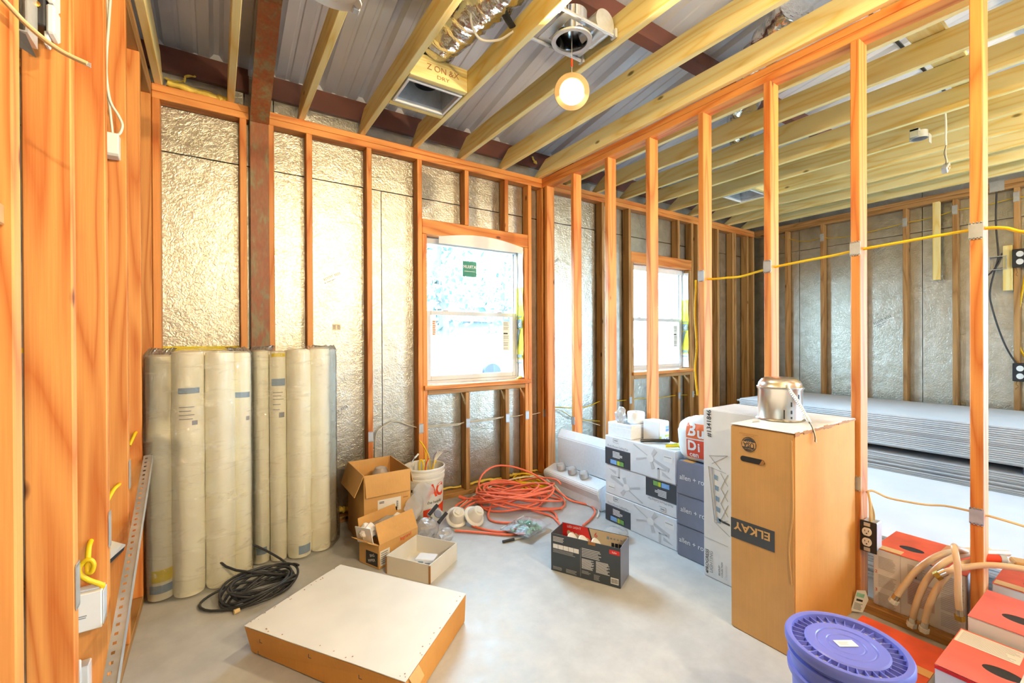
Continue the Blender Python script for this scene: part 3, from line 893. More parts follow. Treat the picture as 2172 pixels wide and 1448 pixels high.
tag(MB().tube(spline([(1.16, 1.93, 3.15), (1.17, 1.90, 3.05), (1.22, 1.88, 2.93), (1.28, 1.90, 2.90)]), 0.022, 8, flat=0.25).build('duct_strap', PLASTIC_BLACK, smooth=True), 'black strap holding up the silver foil duct', 'strap')
tag(MB().tube(spline([(1.06, 1.92, 3.0), (1.09, 2.00, 2.92), (1.16, 2.03, 2.87), (1.24, 1.98, 2.865), (1.283, 1.90, 2.88)]), 0.006, 8).build('joist_cable', WHITE_CABLE, smooth=True), 'white cable looping from the foil duct into a joist', 'cable')
def boot(label, x0, x1, y0, y1):
    t = thing('register_boot', label, 'vent', ((x0 + x1) / 2, (y0 + y1) / 2, H1))
    w, d = (x1 - x0) / 2, (y1 - y0) / 2
    b = MB()
    b.box(-w, -d, 0, w, -d + 0.016, 0.03).box(-w, d - 0.016, 0, w, d, 0.03).box(-w, -d + 0.016, 0, -w + 0.016, d - 0.016, 0.03).box(w - 0.016, -d + 0.016, 0, w, d - 0.016, 0.03)
    b.build('flange', PLASTIC_WHITE, t, bevel=0.002)
    b = MB()
    for a, c in (((-w + .016, -d + .016), (w - .016, -d + .016)), ((w - .016, -d + .016), (w - .016, d - .016)), ((w - .016, d - .016), (-w + .016, d - .016)), ((-w + .016, d - .016), (-w + .016, -d + .016))):
        b.add([(a[0], a[1], 0.028), (c[0], c[1], 0.028), (c[0] * 0.85, c[1] * 0.85, 0.15), (a[0] * 0.85, a[1] * 0.85, 0.15)], [(0, 1, 2, 3)])
    b.add([(-w * .8, -d * .8, 0.15), (w * .8, -d * .8, 0.15), (w * .8, d * .8, 0.15), (-w * .8, d * .8, 0.15)], [(0, 1, 2, 3)])
    o = b.build('box', GALV, t); o.modifiers.new('thickness', 'SOLIDIFY').thickness = 0.002
    MB().lathe([(0.075, 0.09), (0.078, 0.149), (0.072, 0.149), (0.070, 0.09)], 28).build('collar', PLASTIC_BLACK, t, smooth=True)
    return t
boot('white framed register boot set between joists below the silver duct', 0.925, 1.276, 2.455, 2.735)
boot('register boot between the joists of the far room', 4.49, 4.832, 2.395, 2.69)

# fan box and dangling outlet in the far room
t = thing('ceiling_fan_box', 'round galvanised fan box hung from a far room joist', 'electrical box', (4.27, 1.05, 2.74))
MB().lathe([(0.0, 0.052), (0.05, 0.052), (0.052, 0.0), (0.047, 0.0), (0.046, 0.046), (0, 0.046)], 24).build('pan', GALV, t, smooth=True)
b = MB(); b.box(-0.085, -0.02, 0.04, -0.03, 0.03, 0.056).box(0.03, -0.05, -0.03, 0.085, -0.045, 0.035).box(-0.085, -0.02, 0.0, -0.08, 0.03, 0.056)
b.build('bracket', GALV, t, bevel=0.002)
t = thing('dangling_outlet', 'small outlet dangling on bare wires below a far room joist', 'outlet', (4.222, 0.896, 2.47))
b = MB(); b.box(-0.045, -0.016, -0.022, 0.045, 0.016, 0.022, M=Matrix.Rotation(math.radians(-35), 4, 'Y'))
b.build('body', GALV, t, bevel=0.004)
b = MB()
for x in (-0.02, 0.015): b.box(x - 0.007, -0.0185, -0.007, x + 0.007, -0.016, 0.007, M=Matrix.Rotation(math.radians(-35), 4, 'Y'))
b.build('terminal', BRASS, t)
MB().tube(spline([(0, -0.07, 0.467), (0, -0.03, 0.45), (0, 0, 0.40), (0, 0, 0.33), (0.004, 0, 0.27), (-0.004, 0, 0.21), (0.006, 0, 0.16)]), 0.0055, 8).build('cable', WHITE_CABLE, t, smooth=True)
for i, (c, x) in enumerate(((WHITE_CABLE, 0.02), (PLASTIC_BLACK, -0.01), (BRASS, 0.035))):
    MB().tube(spline([(0.006, 0, 0.16), (x - 0.02, 0.002 * i, 0.10), (x + 0.01, 0, 0.05), (x, 0, 0.01)]), 0.0022, 6).build('wire', c, t, smooth=True)

# ------------------------------------------------------------------ cables along the framing
def cable(name, label, pts, mat, r=0.005, flat=0.6, k=8, group=None):
    return tag(MB().tube(spline(pts, k), r, 8, flat=flat).build(name, mat, smooth=True, angle=60), label, 'cable', group)
XC = XP + 0.045
cable('power_cable', 'thick yellow cable strung through the partition studs at head height',
      [(XC, 1.70, 1.672), (XC, 1.665, 1.672), (XC, 1.60, 1.665), (XC, 1.52, 1.663), (XC, 1.44, 1.660), (XC, 1.34, 1.675), (XC, 1.26, 1.688), (XC, 1.10, 1.700), (XC, 0.96, 1.708), (XC, 0.856, 1.718), (XC, 0.70, 1.725), (XC, 0.58, 1.73), (XC, 0.451, 1.733), (XC, 0.38, 1.722), (XC, 0.30, 1.69), (XC, 0.05, 1.68), (XC, -0.3, 1.7)], YELLOW_CABLE, 0.0085, 0.75)
cable('power_cable', 'yellow cable running up the far partition stud beside the second window',
      [(XC - 0.05, 1.70, 1.665), (XC - 0.02, 1.72, 1.60), (XC - 0.015, 1.73, 1.45), (XC - 0.02, 1.715, 1.25), (XC - 0.015, 1.73, 1.1), (XC - 0.02, 1.71, 0.93)], YELLOW_CABLE, 0.006)
cable('power_cable', 'tan flat cable strung low through the partition studs behind the hoses',
      [(XC, 0.828, 0.555), (XC + 0.02, 0.81, 0.563), (XC + 0.03, 0.76, 0.545), (XC + 0.03, 0.70, 0.545), (XC + 0.02, 0.62, 0.555), (XC + 0.02, 0.55, 0.57), (XC, 0.451, 0.575), (XC, 0.36, 0.568), (XC, 0.2, 0.55), (XC, 0.0, 0.56)], TAN_CABLE, 0.0075, 0.55)
# outlet box on the partition stud
t = thing('outlet_box', 'duplex outlet in a grey box on the partition stud beside the tall kraft carton', 'outlet', (2.54, 0.808, 0.362))
MB().box(0.0, -0.030, -0.066, 0.075, 0.028, 0.066).build('box', GALV, t, bevel=0.004)
MB().box(-0.006, -0.034, -0.072, -0.0005, 0.030, 0.072).build('mounting_ring', PLASTIC_BLACK, t, bevel=0.002)
Fo = frame((-0.0065, 0.002, 0), (-1, 0, 0), (0, 0, 1))
for s_ in (-1, 1):
    poly = [(0.018 * math.cos(a), s_ * 0.024 + max(-0.018, min(0.018, 0.021 * math.sin(a)))) for a in [2 * PI * i / 20 for i in range(20)]]
    rc = MB().prism(poly, 0.0, 0.007, M=Fo).build('receptacle', PLASTIC_WHITE, t)
    for x in (-0.007, 0.007): MB().box(x - 0.0012, s_ * 0.024 + 0.001, 0.0068, x + 0.0012, s_ * 0.024 + 0.009, 0.0078, M=Fo).build('slot', PLASTIC_BLACK, rc)
    MB().box(-0.0025, s_ * 0.024 - 0.010, 0.0068, 0.0025, s_ * 0.024 - 0.005, 0.0078, M=Fo).build('slot', PLASTIC_BLACK, rc)
for s_ in (-1, 1): MB().box(-0.012, s_ * 0.058 - 0.008, 0.0, 0.012, s_ * 0.058 + 0.008, 0.004, M=Fo).build('yoke', GALV, t)
for i, x in enumerate((0.012, 0.028, 0.055)):
    MB().tube(spline([(x, -0.005, 0.066), (x - 0.004, -0.005, 0.10), (0.020 + 0.004 * i, -0.0, 0.16), (0.035, 0.012, 0.205)]), 0.005, 7, flat=0.6).build('feed_cable', TAN_CABLE, t, smooth=True)

YC = YW + 0.045
cable('power_cable', 'white cable rising from the floor to the studs left of the first window',
      [(1.0, YW + 0.08, 0.06), (1.0, YW + 0.08, 0.48), (1.015, YW + 0.078, 0.60), (1.08, YW + 0.075, 0.645), (1.162, YW + 0.075, 0.664), (1.26, YW + 0.07, 0.625), (1.337, YC, 0.60), (1.50, YC, 0.588), (1.67, YC, 0.583), (1.751, YC, 0.597), (1.95, YC, 0.590), (2.147, YC, 0.602), (2.25, YC, 0.598), (2.36, YC, 0.606)], WHITE_CABLE, 0.006)
cable('power_cable', 'second white cable twisted beside the first below the window sill',
      [(1.337, YC - 0.01, 0.606), (1.50, YC - 0.01, 0.603), (1.67, YC - 0.01, 0.595), (1.751, YC - 0.01, 0.604), (1.95, YC - 0.01, 0.604), (2.147, YC - 0.01, 0.61)], WHITE_CABLE, 0.005)
cable('power_cable', 'white cable sagging from the corner studs toward the white cartons',
      [(2.36, YC, 0.600), (2.46, YC, 0.598), (2.56, YC, 0.605), (2.75, YC, 0.612), (2.85, YC, 0.575), (2.95, YC, 0.515), (3.1, YC, 0.47), (3.32, YC, 0.40)], WHITE_CABLE, 0.007)
cable('power_cable', 'yellow cable crossing the sagging white cable behind the partition',
      [(2.62, YC, 0.62), (2.80, YC, 0.600), (2.95, YC, 0.52), (3.12, YC, 0.475), (3.34, YC, 0.44)], YELLOW_CABLE, 0.006)
cable('power_cable', 'thin yellow cable strung through studs under the second window',
      [(2.66, YC, 0.645), (2.80, YC, 0.632), (2.93, YC, 0.615), (3.10, YC, 0.605), (3.22, YC, 0.625), (3.34, YC, 0.65), (3.50, YC, 0.635), (3.74, YC, 0.632), (3.96, YC, 0.63), (4.2, YC, 0.61), (4.59, YC, 0.62), (4.86, YC, 0.605), (5.0, YC, 0.60)], YELLOW_CABLE, 0.007)
XRC = XR + 0.045
cable('power_cable', 'yellow cable near the top of the far side wall',
      [(XRC, 2.95, 2.66), (XRC, 2.70, 2.55), (XRC, 2.484, 2.55), (XRC, 2.25, 2.52), (XRC, 2.0, 2.53), (XRC, 1.665, 2.56), (XRC, 1.45, 2.57), (XRC, 1.269, 2.60), (XRC, 1.05, 2.60), (XRC, 0.849, 2.62), (XRC, 0.75, 2.58), (XRC, 0.70, 2.42), (XRC, 0.76, 2.3), (XRC, 0.80, 2.12)], YELLOW_CABLE, 0.007)
cable('power_cable', 'yellow cable looping down between two outlets on the far side wall',
      [(XRC, 0.80, 1.90), (XRC, 0.82, 1.72), (XRC, 0.845, 1.50), (XRC, 0.86, 1.30), (XRC, 0.82, 1.15), (XRC, 0.78, 1.05)], YELLOW_CABLE, 0.008)
cable('data_cable', 'black cable hanging in a long curve on the far side wall',
      [(XR - 0.01, 0.975, 2.70), (XR - 0.01, 0.98, 2.40), (XR - 0.012, 0.965, 2.12), (XR - 0.015, 0.97, 2.03), (XR - 0.012, 1.02, 1.75), (XR - 0.012, 1.0, 1.55), (XR - 0.012, 0.93, 1.25), (XR - 0.012, 0.85, 1.05), (XR - 0.012, 0.76, 0.92)], BLACK_CABLE, 0.007, 1.0)
cable('data_cable', 'short black cable tail leaving the switch box on the far side wall',
      [(XR - 0.012, 0.94, 2.10), (XR - 0.02, 0.965, 2.0), (XR - 0.03, 1.03, 1.90), (XR - 0.03, 1.11, 1.87)], BLACK_CABLE, 0.007, 1.0)
t = thing('switch_box', 'open grey switch box on a block on the far side wall', 'electrical box', (XR + 0.0, 0.965, 2.01))
b = MB(); b.box(-0.04, -0.06, -0.065, 0.03, -0.054, 0.065).box(-0.04, 0.054, -0.065, 0.03, 0.06, 0.065).box(-0.04, -0.054, 0.059, 0.03, 0.054, 0.065).box(-0.04, -0.054, -0.065, 0.03, 0.054, -0.059).box(0.024, -0.054, -0.059, 0.03, 0.054, 0.059)
b.build('shell', GALV, t)
MB().box(-0.005, -0.03, -0.05, 0.02, 0.03, 0.05).build('inner_strap', GALV, t, bevel=0.003)
for z, lab in ((2.036, 'upper white outlet at the end of the far side wall'), (0.967, 'lower white outlet at the end of the far side wall')):
    t = thing('wall_outlet', lab, 'outlet', (XR - 0.04, 0.795, z))
    MB().box(-0.008, -0.075, -0.085, 0.06, 0.075, 0.085).build('box', PLASTIC_BLACK, t, bevel=0.004)
    Fo = frame((-0.0085, 0, 0), (-1, 0, 0), (0, 0, 1))
    b = MB()
    for x in (-0.026, 0.026):
        for y in (-0.036, 0.036): b.prism([(x + 0.024 * math.cos(a), y + 0.027 * math.sin(a)) for a in [2 * PI * i / 14 for i in range(14)]], 0, 0.008, M=Fo)
    b.build('receptacles', PLASTIC_WHITE, t)

# ------------------------------------------------------------------ things on the left studs
t = thing('junction_box', 'white junction box fixed high on a left wall stud, two white cables above', 'electrical box', (-0.343, 2.375, 2.078))
MB().box(-0.03, -0.022, -0.047, 0.022, 0.028, 0.047).build('box', PLASTIC_WHITE, t, bevel=0.003)
MB().box(-0.03, -0.026, -0.047, 0.022, -0.0225, -0.036).build('lid_edge', GALV, t)
Fj = Face(t, (-0.025, -0.0225, -0.02), (0, -1, 0)); Fj.lines(0, 0, 0.012, 0.03, 3, GREY_INK, seed=2)
cable('low_voltage_cable', 'white cable dropping down a left wall stud to the high junction box',
      [(-0.342, 2.365, 2.70), (-0.350, 2.362, 2.55), (-0.357, 2.36, 2.42), (-0.357, 2.36, 2.34), (-0.346, 2.36, 2.25), (-0.322, 2.36, 2.20), (-0.310, 2.36, 2.165), (-0.318, 2.362, 2.13), (-0.333, 2.37, 2.122)], WHITE_CABLE, 0.0048, 1.0)
cable('low_voltage_cable', 'second white cable beside it ending in the high junction box',
      [(-0.358, 2.37, 2.72), (-0.352, 2.366, 2.56), (-0.36, 2.366, 2.36), (-0.348, 2.366, 2.22), (-0.341, 2.37, 2.122)], WHITE_CABLE, 0.0042, 1.0)
t = thing('junction_box', 'white junction box low on a left wall stud fed by yellow cable', 'electrical box', (-0.343, 1.95, 0.435))
MB().box(-0.03, -0.03, -0.062, 0.032, 0.033, 0.058).build('box', PLASTIC_WHITE, t, bevel=0.003)
MB().box(0.0325, -0.026, -0.055, 0.036, 0.028, 0.052).build('side_cover', VINYL, t, bevel=0.002)
MB().box(-0.026, -0.012, 0.0585, 0.028, 0.02, 0.064).build('clamp_bar', VINYL, t, bevel=0.001)
Fj = Face(t, (-0.028, -0.0305, -0.02), (0, -1, 0)); Fj.lines(0, 0, 0.026, 0.012, 2, GREY_INK, seed=3)
cable('power_cable', 'thick yellow cable curling from a left wall stud into the low junction box',
      [(-0.347, 1.99, 0.638), (-0.347, 1.955, 0.625), (-0.345, 1.93, 0.59), (-0.343, 1.92, 0.562), (-0.333, 1.915, 0.562), (-0.328, 1.912, 0.585), (-0.336, 1.912, 0.601), (-0.352, 1.915, 0.598), (-0.364, 1.92, 0.575), (-0.358, 1.925, 0.55), (-0.34, 1.93, 0.528), (-0.322, 1.935, 0.512), (-0.312, 1.94, 0.50), (-0.316, 1.945, 0.49)], YELLOW_CABLE, 0.0075, 0.9)
cable('power_cable', 'yellow cable end poking out of the middle left stud',
      [(-0.36, 2.33, 0.665), (-0.345, 2.36, 0.70), (-0.335, 2.39, 0.708), (-0.335, 2.41, 0.708)], YELLOW_CABLE, 0.0075, 0.9)
cable('power_cable', 'yellow cable end poking out of a left stud near the rolls',
      [(-0.345, 2.76, 0.80), (-0.33, 2.79, 0.845), (-0.328, 2.82, 0.85)], YELLOW_CABLE, 0.0075, 0.9)
t = thing('paper_tag', 'slanted white tag with a dark strip stuck to a left stud', 'tag', (-0.325, 2.30, 0.475))
MB().prism([(-0.045, 0.06), (0.024, 0.018), (0.018, -0.002), (-0.045, -0.065)], 0, 0.001, M=frame((0, 0, 0), (0, -1, 0), (0, 0, 1))).build('card', WHITE_PAPER, t)
MB().prism([(0.022, 0.012), (0.018, -0.002), (-0.043, -0.064), (-0.043, -0.045)], 0.0012, 0.002, M=frame((0, 0, 0), (0, -1, 0), (0, 0, 1))).build('dark_strip', CHARCOAL, t)
t = thing('plastic_clip', 'small white plastic bracket near the foot of a left stud', 'bracket', (-0.358, 1.955, 0.20))
b = MB(); b.box(-0.02, -0.02, -0.05, 0.012, 0.028, 0.055).box(-0.02, -0.028, 0.01, -0.004, -0.0205, 0.085)
b.build('body', PLASTIC_WHITE, t, bevel=0.003)
t = thing('switch_device', 'white switch device with black sides wired high on the nearest left stud', 'switch', (-0.338, 1.52, 2.09))
MB().box(-0.02, -0.03, -0.05, 0.004, 0.03, 0.06).build('body', PLASTIC_BLACK, t, bevel=0.003)
b = MB(); b.box(0.0045, -0.025, -0.06, 0.020, 0.025, 0.01).box(0.0045, -0.025, 0.014, 0.020, 0.025, 0.075)
b.build('rocker', PLASTIC_WHITE, t, bevel=0.004)
MB().box(-0.002, -0.012, -0.085, 0.006, 0.012, -0.051).build('yoke', PLASTIC_WHITE, t, bevel=0.002)
b = MB()
for z in (-0.005, 0.022): b.lathe([(0, -0.002), (0.007, -0.002), (0.007, 0.004), (0, 0.005)], 12, Matrix.Translation((-0.009, -0.031, z)) @ Matrix.Rotation(PI / 2, 4, 'X'))
b.build('terminal_screws', BRASS, t)
t = thing('electrical_box', 'grey metal box high between the two nearest left studs', 'electrical box', (-0.357, 1.44, 2.03))
b = MB(); b.box(-0.016, -0.02, -0.05, -0.013, 0.05, 0.07).box(0.008, -0.02, -0.05, 0.011, 0.05, 0.07).box(-0.013, -0.02, -0.05, 0.008, 0.05, -0.047).box(-0.013, 0.047, -0.047, 0.008, 0.05, 0.07)
b.add([(-0.016, -0.03, -0.05), (0.011, -0.03, -0.06), (0.011, 0.04, -0.075), (-0.016, 0.04, -0.06)], [(0, 1, 2, 3)])
b.build('shell', GALV, t)
t = thing('cut_cable', 'cut end of pale flat cable sticking out at the upper corner', 'cable', (-0.25, 1.15, 1.85))
MB().tube(spline([(-0.16, -0.02, 0.10), (-0.08, -0.01, 0.062), (-0.03, 0, 0.012), (0.01, 0, -0.018), (0.049, 0, -0.031)]), 0.0055, 10, flat=0.75).build('jacket', TAN_CABLE, t, smooth=True)
for dz in (-0.003, 0.0, 0.003): MB().tube([(0.045, 0, -0.030 + dz), (0.054, 0, -0.033 + dz)], 0.0013, 6).build('wire', GALV, t)

# perforated steel angle leaning between the left studs and the rolls
t = thing('perforated_angle', 'long slotted galvanised steel strip leaning along the left studs', 'metal strip')
A0, A1 = Vector((-0.262, 0.90, 0.004)), Vector((-0.298, 2.80, 0.735))
ax = (A1 - A0); L = ax.length; axn = ax.normalized()
side = Vector((1.0, 0.0, 0.12)); side = (side - axn * side.dot(axn)).normalized()
nrm = axn.cross(side).normalized()
Ma = Matrix.Identity(4)
for i in range(3): Ma[i][0], Ma[i][1], Ma[i][2], Ma[i][3] = axn[i], side[i], nrm[i], A0[i]
b = MB()
N = 60; wdt = 0.034
st = L / N
for i in range(N):      # slotted web: two rails with bridges, so the slots are real holes
    x = i * st
    b.box(x, 0.018, 0, x + st, wdt, 0.0012, M=Ma)
    b.box(x, 0.0, 0, x + st, 0.008, 0.0012, M=Ma)
    b.box(x + st * 0.35, 0.008, 0, x + st, 0.018, 0.0012, M=Ma)
b.build('web', GALV, t)
MB().box(0, wdt, -0.002, L, wdt + 0.0012, 0.022, M=Ma).build('flange', GALV, t)

# ------------------------------------------------------------------ rolls of foam in stretch wrap
def hull(pts):
    pts = sorted(set(pts))
    def half(p):
        h = []
        for q in p:
            while len(h) > 1 and (h[-1][0] - h[-2][0]) * (q[1] - h[-2][1]) - (h[-1][1] - h[-2][1]) * (q[0] - h[-2][0]) <= 0: h.pop()
            h.append(q)
        return h[:-1]
    return half(pts) + half(list(reversed(pts)))
def roll_bundle(label, origin, rolls, H, bulge, labels, seed):
    """rolls: (x, y, r, h, lift) in local coordinates"""
    t = thing('wrapped_roll_bundle', label, 'foam rolls', origin)
    rr = random.Random(seed)
    for (x, y, r, h, lift) in rolls:
        pr = [(0.0, 0.0), (r * 0.55, 0.0), (r * 0.94, 0.008)]
        for i in range(13):
            z = 0.03 + (h - 0.06) * i / 12
            pr.append((r * (1 + 0.02 * math.sin(i * 1.3 + x * 40) + rr.uniform(-0.012, 0.012)), z))
        pr += [(r * 0.94, h - 0.008), (r * 0.6, h), (r * 0.25, h), (r * 0.22, h - 0.05), (0, h - 0.05)]
        b = MB().lathe(pr, 28, Matrix.Translation((x, y, lift)))
        b.build('roll', CREAM_FOAM, t, smooth=True, angle=50)
    for (ri, z, w, h, mat, kind) in labels:
        x, y, r, hh, lift = rolls[ri]
        b = MB()
        n = 10
        a0, a1 = kind[0], kind[1]
        R = r * 1.035
        for i in range(n):
            u0, u1 = a0 + (a1 - a0) * i / n, a0 + (a1 - a0) * (i + 1) / n
            p = lambda u, zz: (x + R * math.sin(u), y - R * math.cos(u), zz)
            b.add([p(u0, z), p(u1, z), p(u1, z + h), p(u0, z + h)], [(0, 1, 2, 3)])
        b.build(w, mat, t, smooth=True)
    # film: outline of all rolls, lofted, pulled in and bulged here and there
    base = []
    for (x, y, r, h, lift) in rolls:
        for k in range(20): base.append((round(x + (r + 0.007) * math.cos(k * PI / 10), 4), round(y + (r + 0.007) * math.sin(k * PI / 10), 4)))
    hu = hull(base)
    # resample the outline
    per = []
    n = len(hu); tot = 0
    for i in range(n): per.append(tot); tot += math.dist(hu[i], hu[(i + 1) % n])
    K = 64; out = []
    for k in range(K):
        s = tot * k / K
        i = max(j for j in range(n) if per[j] <= s)
        f = (s - per[i]) / max(1e-6, math.dist(hu[i], hu[(i + 1) % n]))
        a, c = hu[i], hu[(i + 1) % n]
        out.append((a[0] + (c[0] - a[0]) * f, a[1] + (c[1] - a[1]) * f))
    cx = sum(p[0] for p in out) / K; cy = sum(p[1] for p in out) / K
    J = 44; vs, fs = [], []
    for j in range(J + 1):
        z = 0.012 + (H + 0.01) * j / J
        for k, (x, y) in enumerate(out):
            s = 1.0 + 0.008 * noise.noise(Vector((k * 0.35, j * 0.6, seed)))
            for (zb, hb, amt, ang) in bulge:
                aa = math.atan2(y - cy, x - cx)
                da = math.atan2(math.sin(aa - ang), math.cos(aa - ang))
                s += amt * math.exp(-((z - zb) / hb) ** 2) * math.exp(-(da / 0.5) ** 2)
            if j == J: s *= 0.93
            if j == 0: s *= 1.01
            vs.append((cx + (x - cx) * s, cy + (y - cy) * s, z + (0.012 * noise.noise(Vector((k * 0.8, 3.3, seed))) if j >= J - 1 else 0)))
    for j in range(J):
        for k in range(K):
            k2 = (k + 1) % K
            fs.append((j * K + k, j * K + k2, (j + 1) * K + k2, (j + 1) * K + k))
    MB().add(vs, fs).build('stretch_wrap', FILM, t, smooth=True, angle=70)
    return t
FR = (-0.9, 0.9)
rollsL = [(-0.178, -0.02, 0.058, 1.225, 0.0), (-0.062, -0.045, 0.070, 1.245, 0.0), (0.075, -0.04, 0.068, 1.24, 0.0), (0.176, -0.005, 0.044, 1.235, 0.0),
          (-0.16, 0.12, 0.068, 1.22, 0.0), (-0.01, 0.115, 0.072, 1.24, 0.0), (0.135, 0.11, 0.064, 1.235, 0.0), (-0.09, 0.25, 0.066, 1.22, 0), (0.07, 0.25, 0.070, 1.22, 0)]
roll_bundle('bundle of cream foam rolls in wrinkled film in the corner beside the left studs', (-0.060, 2.872, 0.0), rollsL, 1.235,
            [(0.83, 0.06, 0.05, 3.3), (0.83, 0.05, 0.07, 4.2)],
            [(1, 1.03, 'blue_label_band', 0.028, BLUE_BAND, (-0.55, 0.75)), (3, 0.985, 'green_label_band', 0.03, BLUE_BAND, (-0.9, 0.9)),
             (0, 0.10, 'yellow_label', 0.06, YELLOW_TAPE, (-0.6, 0.9)), (0, 0.045, 'blue_label_band', 0.04, BLUE_BAND, (-0.8, 0.9)),
             (1, 0.90, 'printed_lines', 0.004, GREY_INK, (-0.5, 0.3)), (1, 0.92, 'printed_lines', 0.004, GREY_INK, (-0.5, 0.4)), (1, 0.94, 'printed_lines', 0.004, GREY_INK, (-0.5, 0.2)),
             (1, 0.96, 'printed_lines', 0.004, GREY_INK, (-0.5, 0.4)), (1, 0.87, 'barcode', 0.022, GREY_INK, (0.25, 0.6)), (3, 0.86, 'barcode', 0.022, GREY_INK, (0.4, 0.85))], 3)
rollsR = [(-0.185, 0.015, 0.046, 1.24, 0.0), (-0.095, -0.01, 0.044, 1.235, 0.0), (0.015, -0.02, 0.066, 1.245, 0.0), (0.135, 0.0, 0.060, 1.25, 0.0), (0.205, 0.09, 0.045, 1.24, 0.0),
          (-0.13, 0.13, 0.068, 1.23, 0.0), (0.02, 0.12, 0.070, 1.24, 0.0), (0.13, 0.17, 0.05, 1.23, 0), (-0.05, 0.25, 0.055, 1.22, 0), (0.08, 0.25, 0.05, 1.22, 0)]
roll_bundle('bundle of cream foam rolls in clear film in front of the steel column', (0.397, 2.965, 0.0), rollsR, 1.24,
            [(0.10, 0.16, 0.07, -0.2), (0.06, 0.1, 0.05, -1.2)],
            [(1, 1.03, 'blue_label_band', 0.042, BLUE_BAND, FR), (1, 1.20, 'yellow_label', 0.02, YELLOW_TAPE, FR),
             (1, 0.99, 'printed_lines', 0.004, GREY_INK, (-0.7, 0.5)), (1, 0.97, 'printed_lines', 0.004, GREY_INK, (-0.7, 0.3)), (1, 0.95, 'printed_lines', 0.004, GREY_INK, (-0.7, 0.6)),
             (1, 0.92, 'printed_lines', 0.004, GREY_INK, (-0.7, 0.2)), (1, 0.89, 'printed_lines', 0.004, GREY_INK, (-0.7, 0.1)), (1, 0.845, 'barcode', 0.03, GREY_INK, (0.0, 0.7)),
             (2, 0.03, 'blue_label_band', 0.05, BLUE_BAND, (-0.2, 0.9)), (0, 0.06, 'blue_label_band', 0.04, BLUE_BAND, (-0.6, 0.6))], 5)

# ------------------------------------------------------------------ coil of black cable on the floor
def coil_points(c, r0, r1, turns, z0, z1, seed, ecc=0.75, wob=0.05, tilt=0.0, steps=22):
    r = random.Random(seed); P = []
    ph = r.random() * 6
    for i in range(turns * steps + 1):
        a = 2 * PI * i / steps
        u = i / (turns * steps)
        R = r0 + (r1 - r0) * (0.5 + 0.5 * math.sin(u * 23 + ph)) 
        ox = wob * math.sin(i / steps * 2.4 + ph); oy = wob * math.cos(i / steps * 1.9 + ph)
        x, y = R * math.cos(a) + ox, ecc * R * math.sin(a) + oy
        z = z0 + (z1 - z0) * (0.5 + 0.5 * math.sin(i * 0.37 + ph)) 
        ca, sa = math.cos(tilt), math.sin(tilt)
        P.append((c[0] + x * ca - y * sa, c[1] + x * sa + y * ca, z))
    return P
P = coil_points((0.185, 2.60, 0), 0.125, 0.165, 11, 0.012, 0.075, 4, 0.72, 0.022, 0.25)
P += [(0.08, 2.72, 0.10), (0.0, 2.80, 0.16), (0.06, 2.90, 0.19), (0.15, 2.88, 0.16), (0.26, 2.80, 0.10), (0.33, 2.68, 0.05)]
P += [(0.26, 2.52, 0.02), (0.10, 2.50, 0.012), (-0.03, 2.55, 0.012), (-0.075, 2.63, 0.012), (-0.04, 2.70, 0.012), (0.05, 2.72, 0.03)]
t = thing('coiled_black_cable', 'loose coil of black cable on the floor before the rolls', 'cable')
MB().tube(spline(P, 3), 0.0062, 8).build('cable', BLACK_CABLE, t, smooth=True, angle=60)
MB().tube([(0.062, 2.475, 0.012), (0.085, 2.482, 0.012)], 0.011, 10).build('plug', TAN_CABLE, t, smooth=True)

# ------------------------------------------------------------------ big flat carton with a white top
t = thing('flat_carton', 'large flat cardboard carton with dusty white top, lying in front', 'box')
q = [Vector((0.087, 2.119, 0)), Vector((0.529, 1.458, 0)), Vector((0.948, 1.813, 0)), Vector((0.531, 2.418, 0))]
ctr = sum(q, Vector()) / 4
HB = 0.128
bq = [ctr + (p - ctr) * 0.985 for p in q]
bq[0] = bq[0] + Vector((0.02, 0.02, 0))
b = MB(); b.hexa([p + Vector((0, 0, 0.001)) for p in bq], [p + Vector((0, 0, HB)) for p in q])
b.build('tray', CARD_ORANGE, t, bevel=0.004, seg=2)
tq = [ctr + (p - ctr) * 0.998 + Vector((0, 0, HB + 0.0015)) for p in q]
N = 10; vs, fs = [], []
for j in range(N + 1):
    for i in range(N + 1):
        u, v = i / N, j / N
        p = tq[0] * (1 - u) * (1 - v) + tq[1] * u * (1 - v) + tq[2] * u * v + tq[3] * (1 - u) * v
        vs.append(p + Vector((0, 0, 0.0025 * noise.noise(p * 5))))
for j in range(N):
    for i in range(N):
        a = j * (N + 1) + i; fs.append((a, a + 1, a + N + 2, a + N + 1))
o = MB().add(vs, fs).build('white_top', DUSTY_WHITE, t); o.modifiers.new('thickness', 'SOLIDIFY').thickness = 0.003
